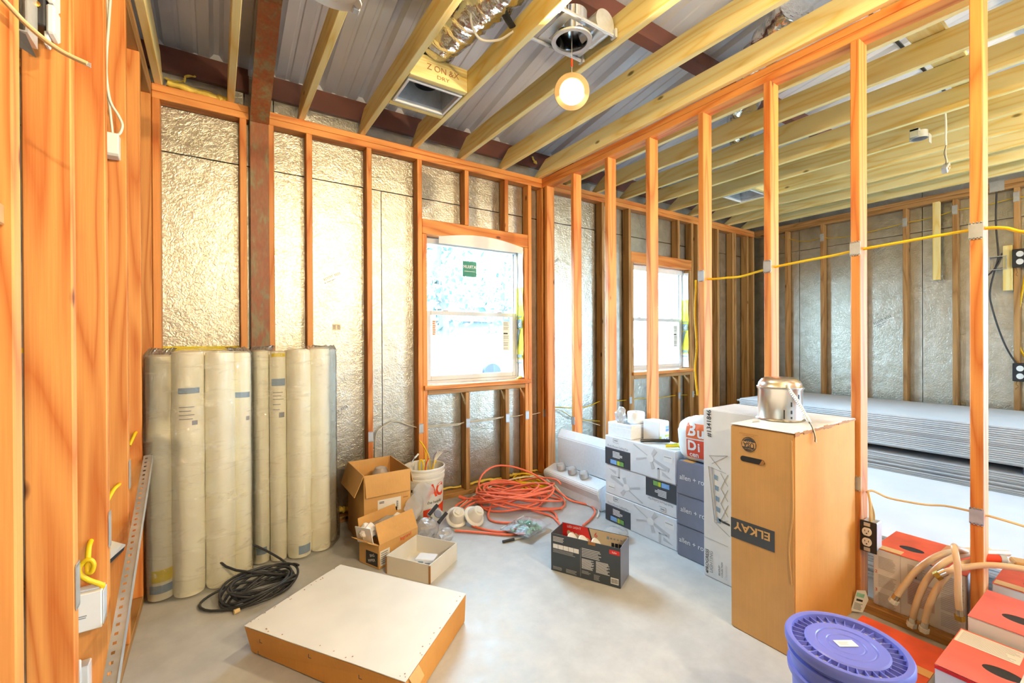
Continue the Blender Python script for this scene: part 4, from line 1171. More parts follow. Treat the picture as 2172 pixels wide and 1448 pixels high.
# torn corner flap and printed corner marks, kraft showing through scuffs
e1 = (q[2] - q[1]).normalized(); out = Vector((e1.y, -e1.x, 0))
c0 = q[1] + e1 * 0.02 + Vector((0, 0, HB)) + out * 0.002
MB().panel([c0, c0 + e1 * 0.07, c0 + e1 * 0.075 + out * 0.02 + Vector((0, 0, -0.04)), c0 + e1 * 0.012 + out * 0.02 + Vector((0, 0, -0.045))], 0.002).build('torn_flap', CARD, t)
e0 = (q[1] - q[0]).normalized(); n0 = Vector((e0.y, -e0.x, 0)) * (1 if (Vector((e0.y, -e0.x, 0))).dot(q[0] - ctr) > 0 else -1)
Ff = Face(t, (0, 0, 0), n0)
Ff.M = frame(q[0] + Vector((0, 0, 0)) + n0 * 0.006, n0, (0, 0, 1))
mk = []
for x, y in ((0.10, 0.09), (0.09, 0.04), (0.36, 0.10), (0.60, 0.09), (0.64, 0.05)): mk += [(x, y, 0.014, 0.002), (x, y, 0.002, 0.014)]
Ff.rects(mk, CHARCOAL, 'printed_corner_marks')
rs_ = random.Random(8); sc = MB()
for i in range(40):
    u = rs_.random(); s_ = rs_.choice([0, 1, 2])
    a, c = [(q[0], q[1]), (q[1], q[2]), (q[0], q[3])][s_]
    p = a + (c - a) * u; d = (ctr - p).normalized() * rs_.uniform(0.006, 0.03); p = p + d
    w, h = rs_.uniform(0.002, 0.006), rs_.uniform(0.001, 0.003)
    sc.box(p.x, p.y, HB + 0.0035, p.x + w, p.y + h, HB + 0.0050)
sc.build('scuff_marks', CARD_DARK, t)['kind'] = 'stuff'

# ------------------------------------------------------------------ open cartons
def open_carton(name, label, loc, rz, w, d, h, mat, inner, flaps, th=0.004, lean=None):
    """w along local x, d along local y; flaps: side -> (length, angle from vertical, outward), taper"""
    t = thing(name, label, 'box', loc, rz)
    if lean: t.rotation_euler = (lean[0], lean[1], rz)
    b = MB()
    W, Dp = w / 2, d / 2
    b.box(-W, -Dp, 0, W, -Dp + th, h).box(-W, Dp - th, 0, W, Dp, h).box(-W, -Dp + th, 0, -W + th, Dp - th, h).box(W - th, -Dp + th, 0, W, Dp - th, h).box(-W + th, -Dp + th, 0.001, W - th, Dp - th, th)
    b.build('body', mat, t)
    sides = {'front': ((-W, -Dp), (W, -Dp), (0, -1)), 'back': ((W, Dp), (-W, Dp), (0, 1)), 'left': ((-W, Dp), (-W, -Dp), (-1, 0)), 'right': ((W, -Dp), (W, Dp), (1, 0))}
    for s, (ln, ang, tap) in flaps.items():
        (ax_, ay), (bx, by), nrm_ = sides[s]
        a, c = Vector((ax_, ay, h)), Vector((bx, by, h))
        n = Vector((nrm_[0], nrm_[1], 0))
        d_ = n * math.sin(ang) + Vector((0, 0, 1)) * math.cos(ang)
        e = (c - a).normalized()
        off = n * 0.001
        MB().panel([a + off + e * 0.003, c + off - e * 0.003, c + off + d_ * ln - e * (0.003 + tap), a + off + d_ * ln + e * (0.003 + tap)], th * 0.9).build('flap', inner, t)
    return t, W, Dp
t, W, Dp = open_carton('open_carton', 'tall open kraft carton with flaps folded out beside the white bucket', (0.905, 2.995, 0), 0.0, 0.30, 0.40, 0.452, CARD, CARD,
                       {'front': (0.135, math.radians(172), 0.006), 'left': (0.14, math.radians(158), 0.02), 'right': (0.10, math.radians(165), 0.015)})
Ft = Face(t, (-W, -Dp - 0.0006, 0), (0, -1, 0))
Ft.rect(0.085, 0.20, 0.15, 0.085, WHITE_PAPER, 'shipping_label'); Ft.lines(0.095, 0.26, 0.04, 0.016, 2, INK, seed=2); Ft.rects([(0.205, 0.215 + i * 0.006, 0.012, 0.003) for i in range(8)], INK, 'barcode')
Ft.rect(0.09, 0.19, 0.12, 0.035, CARD_ORANGE, 'tape_strip')
Ft.lines(0.25, 0.27, 0.035, 0.01, 1, CARD_DARK, seed=4)
tag(MB().lathe([(0.0, 0.06), (0.035, 0.05), (0.052, 0.02), (0.055, -0.02), (0.03, -0.05), (0, -0.055)], 20, Matrix.Translation((0.93, 3.03, 0.375))).build('bagged_part', BAGCLEAR, smooth=True), 'clear bagged part inside the tall open carton', 'bag')
tag(MB().box(0.765, 2.81, 0.005, 1.04, 3.18, 0.33).build('packed_goods', CARD_DARK, bevel=0.01), 'dark brown packing filling the bottom of the tall open carton', 'packing')

# white pail with red lettering
t = thing('white_bucket', 'white plastic pail with red lettering holding yellow wires, by the wall', 'bucket', (1.285, 3.12, 0))
MB().lathe([(0.0, 0.002), (0.130, 0.0), (0.134, 0.01), (0.143, 0.27), (0.150, 0.272), (0.151, 0.288), (0.145, 0.292), (0.146, 0.305), (0.153, 0.308), (0.153, 0.322), (0.147, 0.326), (0.147, 0.345), (0.153, 0.350), (0.153, 0.362), (0.147, 0.365), (0.142, 0.36), (0.139, 0.30), (0.128, 0.012), (0.0, 0.010)], 48).build('pail', PLASTIC_WHITE, t, smooth=True, angle=40)
hA = [(-0.152, 0.0, 0.30), (-0.155, -0.03, 0.36), (-0.125, -0.07, 0.44), (-0.06, -0.09, 0.47), (-0.0, -0.08, 0.44)]
MB().tube(spline([(-0.148, -0.04, 0.285), (-0.14, -0.07, 0.36), (-0.11, -0.05, 0.42), (-0.065, -0.03, 0.452)]), 0.0022, 7).build('bail', GALV, t, smooth=True)
MB().tube([(-0.09, -0.04, 0.437), (-0.055, -0.025, 0.458)], 0.007, 10).build('grip', PLASTIC_WHITE, t, smooth=True)
def on_pail(ang, z, R=0.1415):
    n = Vector((math.sin(ang), -math.cos(ang), 0.0))
    return frame(n * R + Vector((0, 0, z)), n, (0, 0, 1))
for ch, a in (('A', 0.03), ('C', 0.48)):
    text(ch, 0.125, ORANGE_RED, t, on_pail(a, 0.205, 0.1435), bold=0.004, sx=0.85, wrap_r=0.1435)
text('the helpful', 0.030, INK, t, on_pail(0.20, 0.125, 0.1395), wrap_r=0.1395)
b = MB(); n = 22
for i in range(n):
    a0, a1 = -0.45 + 2.0 * i / n, -0.45 + 2.0 * (i + 1) / n
    p = lambda a, z, R: (R * math.sin(a), -R * math.cos(a), z)
    zt = lambda a: 0.085 + 0.022 * (a - 0.05)
    b.add([p(a0, 0.02, 0.1358), p(a1, 0.02, 0.1358), p(a1, zt(a1), 0.1385), p(a0, zt(a0), 0.1385)], [(0, 1, 2, 3)])
b.build('red_band', ORANGE_RED, t, smooth=True)
text('place.', 0.036, WHITE_INK, t, on_pail(0.35, 0.062, 0.1385), wrap_r=0.1385)
Fb_ = Face(t, (0, 0, 0), (0, -1, 0)); Fb_.M = on_pail(-0.95, 0.17, 0.1425)
Fb_.rect(-0.022, -0.045, 0.044, 0.10, WHITE_PAPER, 'warning_label'); Fb_.rects([(-0.02, 0.03, 0.012, 0.02), (0.004, 0.03, 0.016, 0.02)], INK, 'printed_blocks')
Fb_.poly([(0.015 * math.cos(a) * (1 + 0.3 * math.sin(5 * a)), -0.01 + 0.02 * math.sin(a)) for a in [2 * PI * i / 20 for i in range(20)]], INK)
def wire(label, pts, mat, r=0.004):
    return tag(MB().tube(spline(pts, 6), r, 7).build('scrap_wire', mat, smooth=True), label, 'wire', 'scrap wires in the white pail')
bx, by = 1.285, 3.12
wire('thick yellow cable loop leaning inside the white pail', [(bx - 0.03, by - 0.02, 0.15), (bx - 0.045, by - 0.02, 0.36), (bx - 0.035, by - 0.02, 0.41), (bx - 0.015, by - 0.02, 0.37), (bx - 0.02, by - 0.01, 0.2)], YELLOW_CABLE, 0.007)
wire('orange red wire crossing in the white pail', [(bx - 0.01, by + 0.0, 0.2), (bx + 0.01, by - 0.01, 0.36), (bx + 0.03, by - 0.02, 0.415)], ORANGE_RED, 0.004)
wire('yellow cable rising out of the pail toward the stud', [(bx + 0.02, by, 0.15), (bx + 0.018, by + 0.01, 0.40), (bx + 0.03, by + 0.05, 0.47), (bx + 0.01, by + 0.10, 0.52)], YELLOW_CABLE, 0.006)
wire('yellow cable bent in the pail beside the thin purple wire', [(bx + 0.05, by, 0.15), (bx + 0.045, by, 0.36), (bx + 0.035, by + 0.01, 0.44), (bx + 0.0, by + 0.08, 0.53)], YELLOW_CABLE, 0.004)
wire('short wide yellow jacket piece in the pail', [(bx + 0.04, by - 0.02, 0.2), (bx + 0.065, by - 0.02, 0.35), (bx + 0.085, by - 0.02, 0.39)], YELLOW_CABLE, 0.009)
wire('thin purple wire curling out of the pail', [(bx + 0.06, by, 0.2), (bx + 0.075, by, 0.40), (bx + 0.10, by, 0.44), (bx + 0.125, by, 0.455)], plain('purple_wire', (110, 90, 150), 0.5), 0.0018)
for i in range(4):
    wire(['white wire end leaning furthest over the pail rim', 'white wire end second from the pail rim', 'white wire end close to the purple wire', 'white wire end in the middle of the pail'][i],
         [(bx + 0.06, by - 0.01 * i, 0.2), (bx + 0.09 - 0.008 * i, by - 0.01 * i, 0.37), (bx + 0.15 - 0.018 * i, by - 0.012 * i, 0.44 + 0.008 * i)], WHITE_CABLE, 0.003)

# torn carton with bagged parts
t, W, Dp = open_carton('torn_carton', 'crumpled torn carton stuffed with bagged parts behind the small white box', (0.86, 2.632, 0.004), 0.40, 0.30, 0.17, 0.135, CARD, CARD,
                       {'front': (0.115, math.radians(-22), 0.004), 'back': (0.11, math.radians(12), 0.006), 'left': (0.07, math.radians(60), 0.01)})
Fl = Face(t, (-W, -Dp - 0.0006, 0), (0, -1, 0))
Fl.rect(0.008, 0.012, 0.07, 0.085, WHITE_PAPER, 'side_label'); Fl.lines(0.014, 0.02, 0.055, 0.07, 6, GREY_INK, seed=12)
Fl.text('legrand', 0.20, 0.115, 0.03, RED_INK, rot=0.08)
Fs = Face(t, (-W - 0.0006, Dp, 0), (-1, 0, 0))
Fs.rect(0.06, 0.01, 0.10, 0.075, INK, 'printed_panel'); Fs.text('BAG', 0.115, 0.065, 0.022, WHITE_INK, rot=0.3); Fs.text('PIPPER', 0.11, 0.035, 0.022, WHITE_INK, rot=0.3)
MB().panel([(-W - 0.012, -Dp * 0.6, 0.14), (-W - 0.012, Dp, 0.12), (-W - 0.03, Dp, 0.215), (-W - 0.025, -Dp * 0.5, 0.225)], 0.004).build('torn_side', WHITE_CARD, t)
def crumple(name, label, cat, c, r, mat, seed, sq=(1, 1, 1), rough=0.35, sub=3):
    bm = bmesh.new(); bmesh.ops.create_icosphere(bm, subdivisions=sub, radius=1.0)
    zmin = 9
    for v in bm.verts:
        p = v.co.copy()
        k = 1 + rough * noise.noise(p * 1.7 + Vector((seed, 0, 0))) + rough * 0.6 * noise.noise(p * 4.1 + Vector((0, seed, 0)))
        v.co = Vector((p.x * r * sq[0] * k, p.y * r * sq[1] * k, p.z * r * sq[2] * k))
        zmin = min(zmin, v.co.z)
    me = D.meshes.new(name); bm.to_mesh(me); bm.free()
    me.materials.append(mat)
    o = D.objects.new(name, me); COL.objects.link(o); o.location = c
    return tag(o, label, cat)
crumple('plastic_bag', 'crumpled clear bag of white parts in the torn carton', 'bag', (0.85, 2.665, 0.165), 0.085, BAGCLEAR, 3, (1.35, 0.7, 0.6))
crumple('plastic_bag', 'white crumpled bag spilling from the left end of the torn carton', 'bag', (0.725, 2.60, 0.19), 0.045, BAG_WHITE, 5, (1.0, 0.8, 1.0))
for i, (dx, dz) in enumerate(((-0.06, 0.0), (0.0, 0.015), (0.05, 0.03))):
    tag(MB().box(-0.03, -0.016, -0.012, 0.03, 0.016, 0.012).build('packed_part', WHITE_PAPER if i != 1 else STICKER_GREEN, loc=(0.87 + dx, 2.668 + dx * 0.4, 0.185 + dz * 0.5), rot=(0.2, -0.3, 0.5), bevel=0.003), ['white packed part at the low end of the torn carton', 'green packed part in the middle of the torn carton', 'white packed part at the high end of the torn carton'][i], 'packed part')
# trailing clear bag, draped from the torn carton up over the pail
vs, fs = [], []
A = [Vector((0.98, 2.72, 0.22)), Vector((1.06, 2.80, 0.27)), Vector((1.15, 2.90, 0.31)), Vector((1.24, 2.94, 0.285))]
Bq = [Vector((1.02, 2.68, 0.14)), Vector((1.09, 2.74, 0.15)), Vector((1.17, 2.82, 0.17)), Vector((1.26, 2.90, 0.22))]
SA, SB = spline(A, 8), spline(Bq, 8)
for i, (p, r_) in enumerate(zip(SA, SB)):
    for j in range(6):
        u = j / 5; w = p.lerp(r_, u)
        vs.append(w + Vector((0.5, -0.5, 0.2)) * (0.02 * math.sin(u * PI) + 0.03 * noise.noise(w * 16) + 0.012 * noise.noise(w * 45)))
n = len(SA)
for i in range(n - 1):
    for j in range(5): fs.append((i * 6 + j, i * 6 + j + 1, (i + 1) * 6 + j + 1, (i + 1) * 6 + j))
o = tag(MB().add(vs, fs).build('plastic_bag', BAGCLEAR, smooth=True, angle=70), 'long clear bag draped from the torn carton against the white pail', 'bag')
crumple('plastic_bag', 'crumpled white bag under the grey wiring device', 'bag', (1.13, 2.70, 0.075), 0.075, BAGCLEAR, 9, (1.1, 0.8, 0.9))
crumple('plastic_bag', 'small clear bag beside the small open white carton', 'bag', (1.20, 2.60, 0.045), 0.055, BAGCLEAR, 12, (1.3, 0.9, 0.7))
# grey device resting on the bag
t = thing('wiring_device', 'grey wiring device with two black bars resting on the bags', 'device', (1.215, 2.735, 0.13), rot=(math.radians(40), math.radians(-18), 0.55))
MB().box(-0.045, -0.055, -0.012, 0.045, 0.055, 0.012).build('plate', GALV, t, bevel=0.004)
for y in (-0.04, 0.04): MB().box(-0.05, y - 0.012, 0.0125, 0.05, y + 0.012, 0.024).build('bar', PLASTIC_BLACK, t, bevel=0.002)
MB().lathe([(0, 0.0125), (0.026, 0.0125), (0.026, 0.018), (0.02, 0.02), (0, 0.02)], 24).build('dial', SLATE, t, smooth=True)

# small open white carton
t, W, Dp = open_carton('small_white_carton', 'small low open white carton with a packet inside', (0.975, 2.397, 0), 0.585 - 0.0, 0.285, 0.285, 0.10, DUSTY_WHITE, DUSTY_WHITE, {})
t.rotation_euler = (0, 0, math.atan2(-0.235, 0.155))
for c in t.children: pass
t2 = t
# resize: the box is 0.28 along the near edge and 0.275 deep
MB().box(-W - 0.002, -Dp - 0.002, 0.0015, -W + 0.006, -Dp + 0.006, 0.095).build('corner_edge', CARD_DARK, t)
MB().box(W - 0.006, -Dp - 0.002, 0.0015, W + 0.002, -Dp + 0.006, 0.095).build('corner_edge', CARD_DARK, t)
o = tag(MB().box(-0.055, -0.04, 0, 0.055, 0.04, 0.045).build('packet', WHITE_CARD, loc=(1.0, 2.40, 0.0045), rot=(0, 0, -0.75), bevel=0.003), 'silver white packet lying in the small white carton', 'packet')
Fk = Face(o, (-0.055, -0.0405, 0), (0, -1, 0)); Fk.rect(0.02, 0.01, 0.03, 0.025, BLUE_BAND); Fk.rects([(0.06, 0.015, 0.035, 0.004), (0.06, 0.024, 0.03, 0.004)], SLATE); Fk.rect(0.055, 0.012, 0.003, 0.012, RED_INK)

# two milky plastic covers
for i, (x, y, z, rx, ry, rz_, lab) in enumerate(((1.395, 2.80, 0.055, 0.55, -0.55, 0.4, 'milky plastic cup cover lying nearer the white pail'), (1.495, 2.735, 0.060, 0.65, 0.45, -0.25, 'milky plastic cup cover tipped toward the orange cord'))):
    t = thing('plastic_cover', lab, 'cover', (x, y, z), rot=(rx, ry, rz_), group='milky plastic covers')
    MB().lathe([(0.0, 0.075), (0.035, 0.074), (0.042, 0.066), (0.058, 0.012), (0.074, 0.006), (0.075, 0.0), (0.056, 0.0), (0.040, 0.058), (0.0, 0.068)], 28).build('cup', PLASTIC_MILK, t, smooth=True)
    MB().lathe([(0.074, -0.002), (0.078, 0.002), (0.074, 0.008)], 28).build('rim', PLASTIC_WHITE, t, smooth=True)
    MB().box(-0.02, -0.02, 0.0745, 0.02, 0.02, 0.083).build('boss', PLASTIC_MILK, t, bevel=0.006)

# ------------------------------------------------------------------ orange and yellow cords on the floor
t = thing('orange_extension_cord', 'long orange extension cord tangled on the floor under the window', 'cord')
P = coil_points((1.97, 2.90, 0), 0.20, 0.33, 13, 0.012, 0.14, 21, 0.66, 0.05, -0.45, 18)
P += [(1.80, 2.98, 0.10), (1.70, 3.02, 0.14), (1.76, 3.08, 0.22), (1.90, 3.10, 0.262), (2.06, 3.06, 0.235), (2.20, 2.96, 0.17), (2.27, 2.84, 0.10), (2.28, 2.74, 0.07), (2.31, 2.66, 0.03), (2.37, 2.60, 0.012), (2.40, 2.52, 0.009), (2.35, 2.42, 0.009), (2.24, 2.34, 0.009), (2.10, 2.28, 0.009)]
MB().tube(spline(P, 3), 0.0075, 7).build('cord', ORANGE_CORD, t, smooth=True, angle=60)
for pts in ([(1.62, 3.10, 0.05), (1.72, 2.98, 0.06), (1.80, 2.86, 0.05), (1.92, 2.76, 0.03), (2.08, 2.66, 0.012), (2.18, 2.60, 0.010)],
            [(1.42, 2.96, 0.012), (1.55, 3.10, 0.02), (1.72, 3.10, 0.05), (1.85, 3.04, 0.06)],
            [(1.40, 2.90, 0.012), (1.52, 3.02, 0.02), (1.68, 3.06, 0.05), (1.83, 3.0, 0.07)],
            [(1.43, 2.83, 0.05), (1.58, 2.98, 0.04), (1.72, 3.0, 0.05), (1.82, 2.94, 0.06)],
            [(1.75, 2.92, 0.03), (1.66, 2.82, 0.012), (1.62, 2.72, 0.010), (1.66, 2.64, 0.010), (1.74, 2.58, 0.010)],
            [(1.33, 2.70, 0.012), (1.46, 2.58, 0.010), (1.58, 2.46, 0.010), (1.70, 2.40, 0.010)],
            [(1.46, 2.70, 0.012), (1.52, 2.58, 0.010), (1.60, 2.50, 0.010), (1.72, 2.50, 0.010), (1.80, 2.44, 0.010)],
            [(1.95, 2.68, 0.02), (2.02, 2.54, 0.010), (2.0, 2.44, 0.010), (1.97, 2.36, 0.010)],
            [(2.02, 2.70, 0.02), (2.08, 2.58, 0.010), (2.02, 2.46, 0.010)]):
    MB().tube(spline(pts, 6), 0.0078, 7).build('cord', ORANGE_CORD, t, smooth=True, angle=60)
MB().tube([(1.62, 3.10, 0.05), (1.585, 3.145, 0.06)], 0.013, 10).build('plug', ORANGE_CORD, t, smooth=True)
cable('extension_cord', 'thin white cord lying among the orange cord and the foam tray', [(1.50, 3.02, 0.012), (1.70, 3.12, 0.05), (1.95, 3.12, 0.11), (2.20, 3.06, 0.13), (2.34, 2.94, 0.09), (2.36, 2.84, 0.04), (2.30, 2.70, 0.012)], WHITE_CABLE, 0.005, 1.0)
cable('extension_cord', 'white cord running beside the orange one toward the dark open box', [(2.24, 3.1, 0.12), (2.36, 3.06, 0.1), (2.355, 2.80, 0.03), (2.345, 2.68, 0.009), (2.40, 2.58, 0.008), (2.42, 2.50, 0.008), (2.37, 2.40, 0.008), (2.28, 2.33, 0.008)], WHITE_CABLE, 0.005, 1.0)
t = thing('yellow_cable_coil', 'yellow cable coil in the corner behind the orange cord', 'cable')
MB().tube(spline(coil_points((2.24, 3.08, 0), 0.12, 0.17, 6, 0.012, 0.11, 31, 0.8, 0.02, 0.4, 16), 3), 0.008, 7).build('cable', YELLOW_CABLE, t, smooth=True, angle=60)
t = thing('spike_tool', 'short black metal rod lying before the green bag', 'tool', (1.56, 2.38, 0.0))
MB().tube([(-0.05, 0.005, 0.009), (0.03, -0.006, 0.009)], 0.009, 8).build('handle', PLASTIC_BLACK, t, smooth=True)
MB().tube([(0.03, -0.006, 0.009), (0.10, -0.015, 0.007)], 0.005, 8).build('shaft', GALV, t, smooth=True)

# clear bag of green wire connectors
t = thing('connector_bag', 'clear zip bag of green connectors lying on the floor', 'bag', (1.735, 2.445, 0.0), 0.35)
N = 12; vs, fs = [], []
for s in (1, -1):
    for j in range(N + 1):
        for i in range(N + 1):
            u, v = i / N * 2 - 1, j / N * 2 - 1
            z = 0.034 + s * 0.030 * max(0, (1 - u ** 4)) * max(0, (1 - v ** 4)) + 0.008 * noise.noise(Vector((u * 3, v * 3, s)))
            vs.append((u * 0.135, v * 0.115, max(0.003, z)))
for s in range(2):
    o_ = s * (N + 1) ** 2
    for j in range(N):
        for i in range(N):
            a = o_ + j * (N + 1) + i; fs.append((a, a + 1, a + N + 2, a + N + 1))
MB().add(vs, fs).build('bag', CLEARBAG, t, smooth=True, angle=70)
rr = random.Random(3)
for i in range(26):
    x, y, z = rr.uniform(-0.09, 0.09), rr.uniform(-0.07, 0.075), rr.uniform(0.022, 0.044)
    MB().lathe([(0, -0.02), (0.011, -0.02), (0.008, 0.012), (0, 0.022)], 8, Matrix.Translation((x, y, z)) @ Euler((rr.uniform(1, 2), rr.uniform(-.5, .5), rr.uniform(0, 6))).to_matrix().to_4x4()).build('connector', GREEN_BITS, t, smooth=True)
MB().box(-0.135, 0.108, 0.030, 0.135, 0.116, 0.038).build('zip_strip', BAG_WHITE, t, bevel=0.002)
Fg = Face(t, (0, 0, 0.066), (0, 0, 1), (0, 1, 0)); Fg.poly([(0.03 * math.cos(a), -0.01 + 0.02 * math.sin(a)) for a in [2 * PI * i / 20 for i in range(20)]], STICKER_GREEN, 'round_label'); Fg.text('GARD', 0, -0.01, 0.02, WHITE_INK)
crumple('plastic_bag', 'crumpled clear bag on the floor behind the dark open box', 'bag', (2.12, 2.02, 0.032), 0.075, BAGCLEAR, 15, (1.5, 1.0, 0.55))

# ------------------------------------------------------------------ dark open lamp carton
A_, B_, C_ = Vector((1.559, 1.955)), Vector((1.734, 1.602)), Vector((1.877, 1.672))
lw, ld_ = (B_ - A_).length, (C_ - B_).length
cen = (A_ + C_) / 2
t = thing('dark_lamp_carton', 'open dark grey carton of disc lights with red inside on the floor', 'box', (cen.x, cen.y, 0.0), math.atan2(B_.y - A_.y, B_.x - A_.x))
W, Dp, Hc = lw / 2, ld_ / 2, 0.208
b = MB(); th = 0.003
b.box(-W, -Dp, 0.001, W, -Dp + th, Hc, mi=0).box(-W, -Dp + th, 0.001, -W + th, Dp - th, Hc, mi=0).box(W - th, -Dp + th, 0.001, W, Dp - th, Hc, mi=1).box(-W + th, -Dp + th, 0.001, W - th, Dp - th, th)
b.build('body', [CHARCOAL, SLATE], t)
MB().box(-W, Dp - th, 0.001, W, Dp, Hc + 0.004).build('rear_panel', CHARCOAL, t)
Fi = Face(t, (-W + th, Dp - th - 0.0005, 0), (0, -1, 0))
Fi.rect(0.0, 0.06, lw - 2 * th, Hc - 0.058, TAN_PRINT, 'inner_print')
Fi.poly([(0.0, 0.055), (0.205, 0.055), (0.155, Hc + 0.003), (0.0, Hc + 0.003)], RED_INK, 'red_print', e=0.0016)
Fi.poly([(0.205, 0.055), (0.213, 0.055), (0.163, Hc + 0.003), (0.155, Hc + 0.003)], INK, 'dark_stripe', e=0.0018)
for i in range(6):
    cx_, cy_ = 0.045 + i * 0.023, 0.15 - i * 0.004
    Fi.poly([(cx_ + 0.015 * math.cos(a) - 0.012 * math.sin(a) * 0.6, cy_ + 0.024 * math.sin(a)) for a in [2 * PI * k / 16 for k in range(16)]], TAN_PRINT, 'printed_disc', e=0.0020 + 0.0002 * i)
Fi.text('LED LIGHT', 0.072, 0.196, 0.018, WHITE_INK, e=0.0022); Fi.text('6', 0.205, 0.18, 0.04, RED_INK, e=0.002)
Fi.rect(0.268, 0.172, 0.014, 0.016, BLUE_BAND, e=0.0016)
Fi.rects([(0.288 + i * 0.019, 0.176, 0.011, 0.008) for i in range(4)] , GREY_INK, 'printed_icons', e=0.0018)
for i in range(4): Fi.rect(0.295 + i * 0.021, 0.13, 0.016, 0.028, INK, 'printed_icon', e=0.0018)
for x, lab in ((-0.095, 0), (-0.03, 1), (0.045, 2)):
    tl = thing('boxed_disc_light', ['white disc light standing in the dark carton near its red end', 'white disc light in the middle of the dark carton', 'white disc light in the dark carton near the tab slot'][lab], 'light')
    Mx = t.matrix_basis @ Matrix.Translation((x, 0.0, 0.128)) @ Euler((0.0, 1.15, 0.0)).to_matrix().to_4x4()
    tl.matrix_basis = Mx
    MB().lathe([(0, 0.010), (0.045, 0.010), (0.066, 0.004), (0.068, 0), (0.045, -0.005), (0.036, -0.022), (0, -0.022)], 28).build('trim_ring', PLASTIC_WHITE, tl, smooth=True)
Fd = Face(t, (-W, -Dp, 0), (0, -1, 0))
Fd.lines(0.012, 0.165, 0.07, 0.03, 4, LIGHT_INK, seed=3)
for i in range(5): Fd.rect(0.012 + i * 0.031, 0.128, 0.029, 0.024, WHITE_INK, 'diagram_panel')
Fd.lines(0.012, 0.104, 0.15, 0.02, 3, GREY_INK, seed=6); Fd.rects([(0.174, 0.008, 0.0015, 0.155)], GREY_INK, 'divider_line')
Fd.lines(0.182, 0.118, 0.11, 0.05, 6, LIGHT_INK, seed=7)
Fd.lines(0.182, 0.055, 0.07, 0.055, 10, LIGHT_INK, seed=8, fill=0.6); Fd.lines(0.262, 0.052, 0.075, 0.062, 11, LIGHT_INK, seed=9, fill=0.6)
Fd.lines(0.012, 0.01, 0.06, 0.018, 3, GREY_INK, seed=10); Fd.lines(0.09, 0.008, 0.07, 0.022, 4, GREY_INK, seed=11); Fd.lines(0.25, 0.01, 0.035, 0.03, 5, GREY_INK, seed=14); Fd.lines(0.182, 0.028, 0.05, 0.018, 3, GREY_INK, seed=15)
Fd.rect(0.335, 0.170, 0.055, 0.022, RED_INK, 'red_badge'); Fd.text('halo', 0.362, 0.181, 0.015, WHITE_INK)
Fd.rect(0.342, 0.016, 0.042, 0.032, WHITE_INK, 'barcode_panel'); Fd.rects([(0.345 + i * 0.0042, 0.020, 0.0022, 0.024) for i in range(9)], INK, 'barcode')
Fd.rect(0.218, Hc - 0.016, 0.04, 0.0155, CARD_DARK, 'tab_slot')

# ------------------------------------------------------------------ white foam packing tray leaning by the partition
t = thing('foam_packing_tray', 'long white foam packing tray with three round wells against the partition', 'packing foam', (0, 0, 0))
y0, y1 = 2.395, 3.06
prof = [(2.39, 0.0), (2.535, 0.0), (2.535, 0.20), (2.475, 0.205), (2.36, 0.165), (2.355, 0.135), (2.385, 0.07)]
b = MB().prism([(x, z) for x, z in prof], y0, y1, M=Matrix(((1, 0, 0, 0), (0, 0, 1, 0), (0, 1, 0, 0.002), (0, 0, 0, 1))))
b.build('lower_block', WHITE_FOAM, t, bevel=0.006, seg=2)
b = MB().prism([(2.485, 0.208), (2.537, 0.208), (2.537, 0.50), (2.515, 0.515), (2.475, 0.45)], y0 + 0.01, y1 - 0.05, M=Matrix(((1, 0, 0, 0), (0, 0, 1, 0), (0, 1, 0, 0.002), (0, 0, 0, 1))))
b.build('upper_slab', WHITE_FOAM, t, bevel=0.006, seg=2)
Mt = frame((2.42, 0, 0.192), (-0.33, 0, 0.94), (0.94, 0, 0.33))
for i, y in enumerate((2.62, 2.76, 2.90)):
    tl = thing('bagged_bulb_holder', ['clear wrapped round fitting in the foam tray, the nearest to the cartons', 'clear wrapped round fitting in the middle of the foam tray', 'clear wrapped round fitting in the foam tray, the furthest into the corner'][i], 'fitting', (2.43, y, 0.196))
    MB().lathe([(0, 0.0), (0.036, 0.0), (0.039, 0.012), (0.036, 0.045), (0.028, 0.052), (0, 0.050)], 16, Matrix.Rotation(math.radians(-14), 4, 'Y')).build('wrapped_cup', BAGCLEAR, tl, smooth=True)
    MB().lathe([(0, 0.004), (0.026, 0.004), (0.026, 0.036), (0, 0.036)], 16, Matrix.Rotation(math.radians(-14), 4, 'Y')).build('cup', PLASTIC_WHITE, tl, smooth=True)

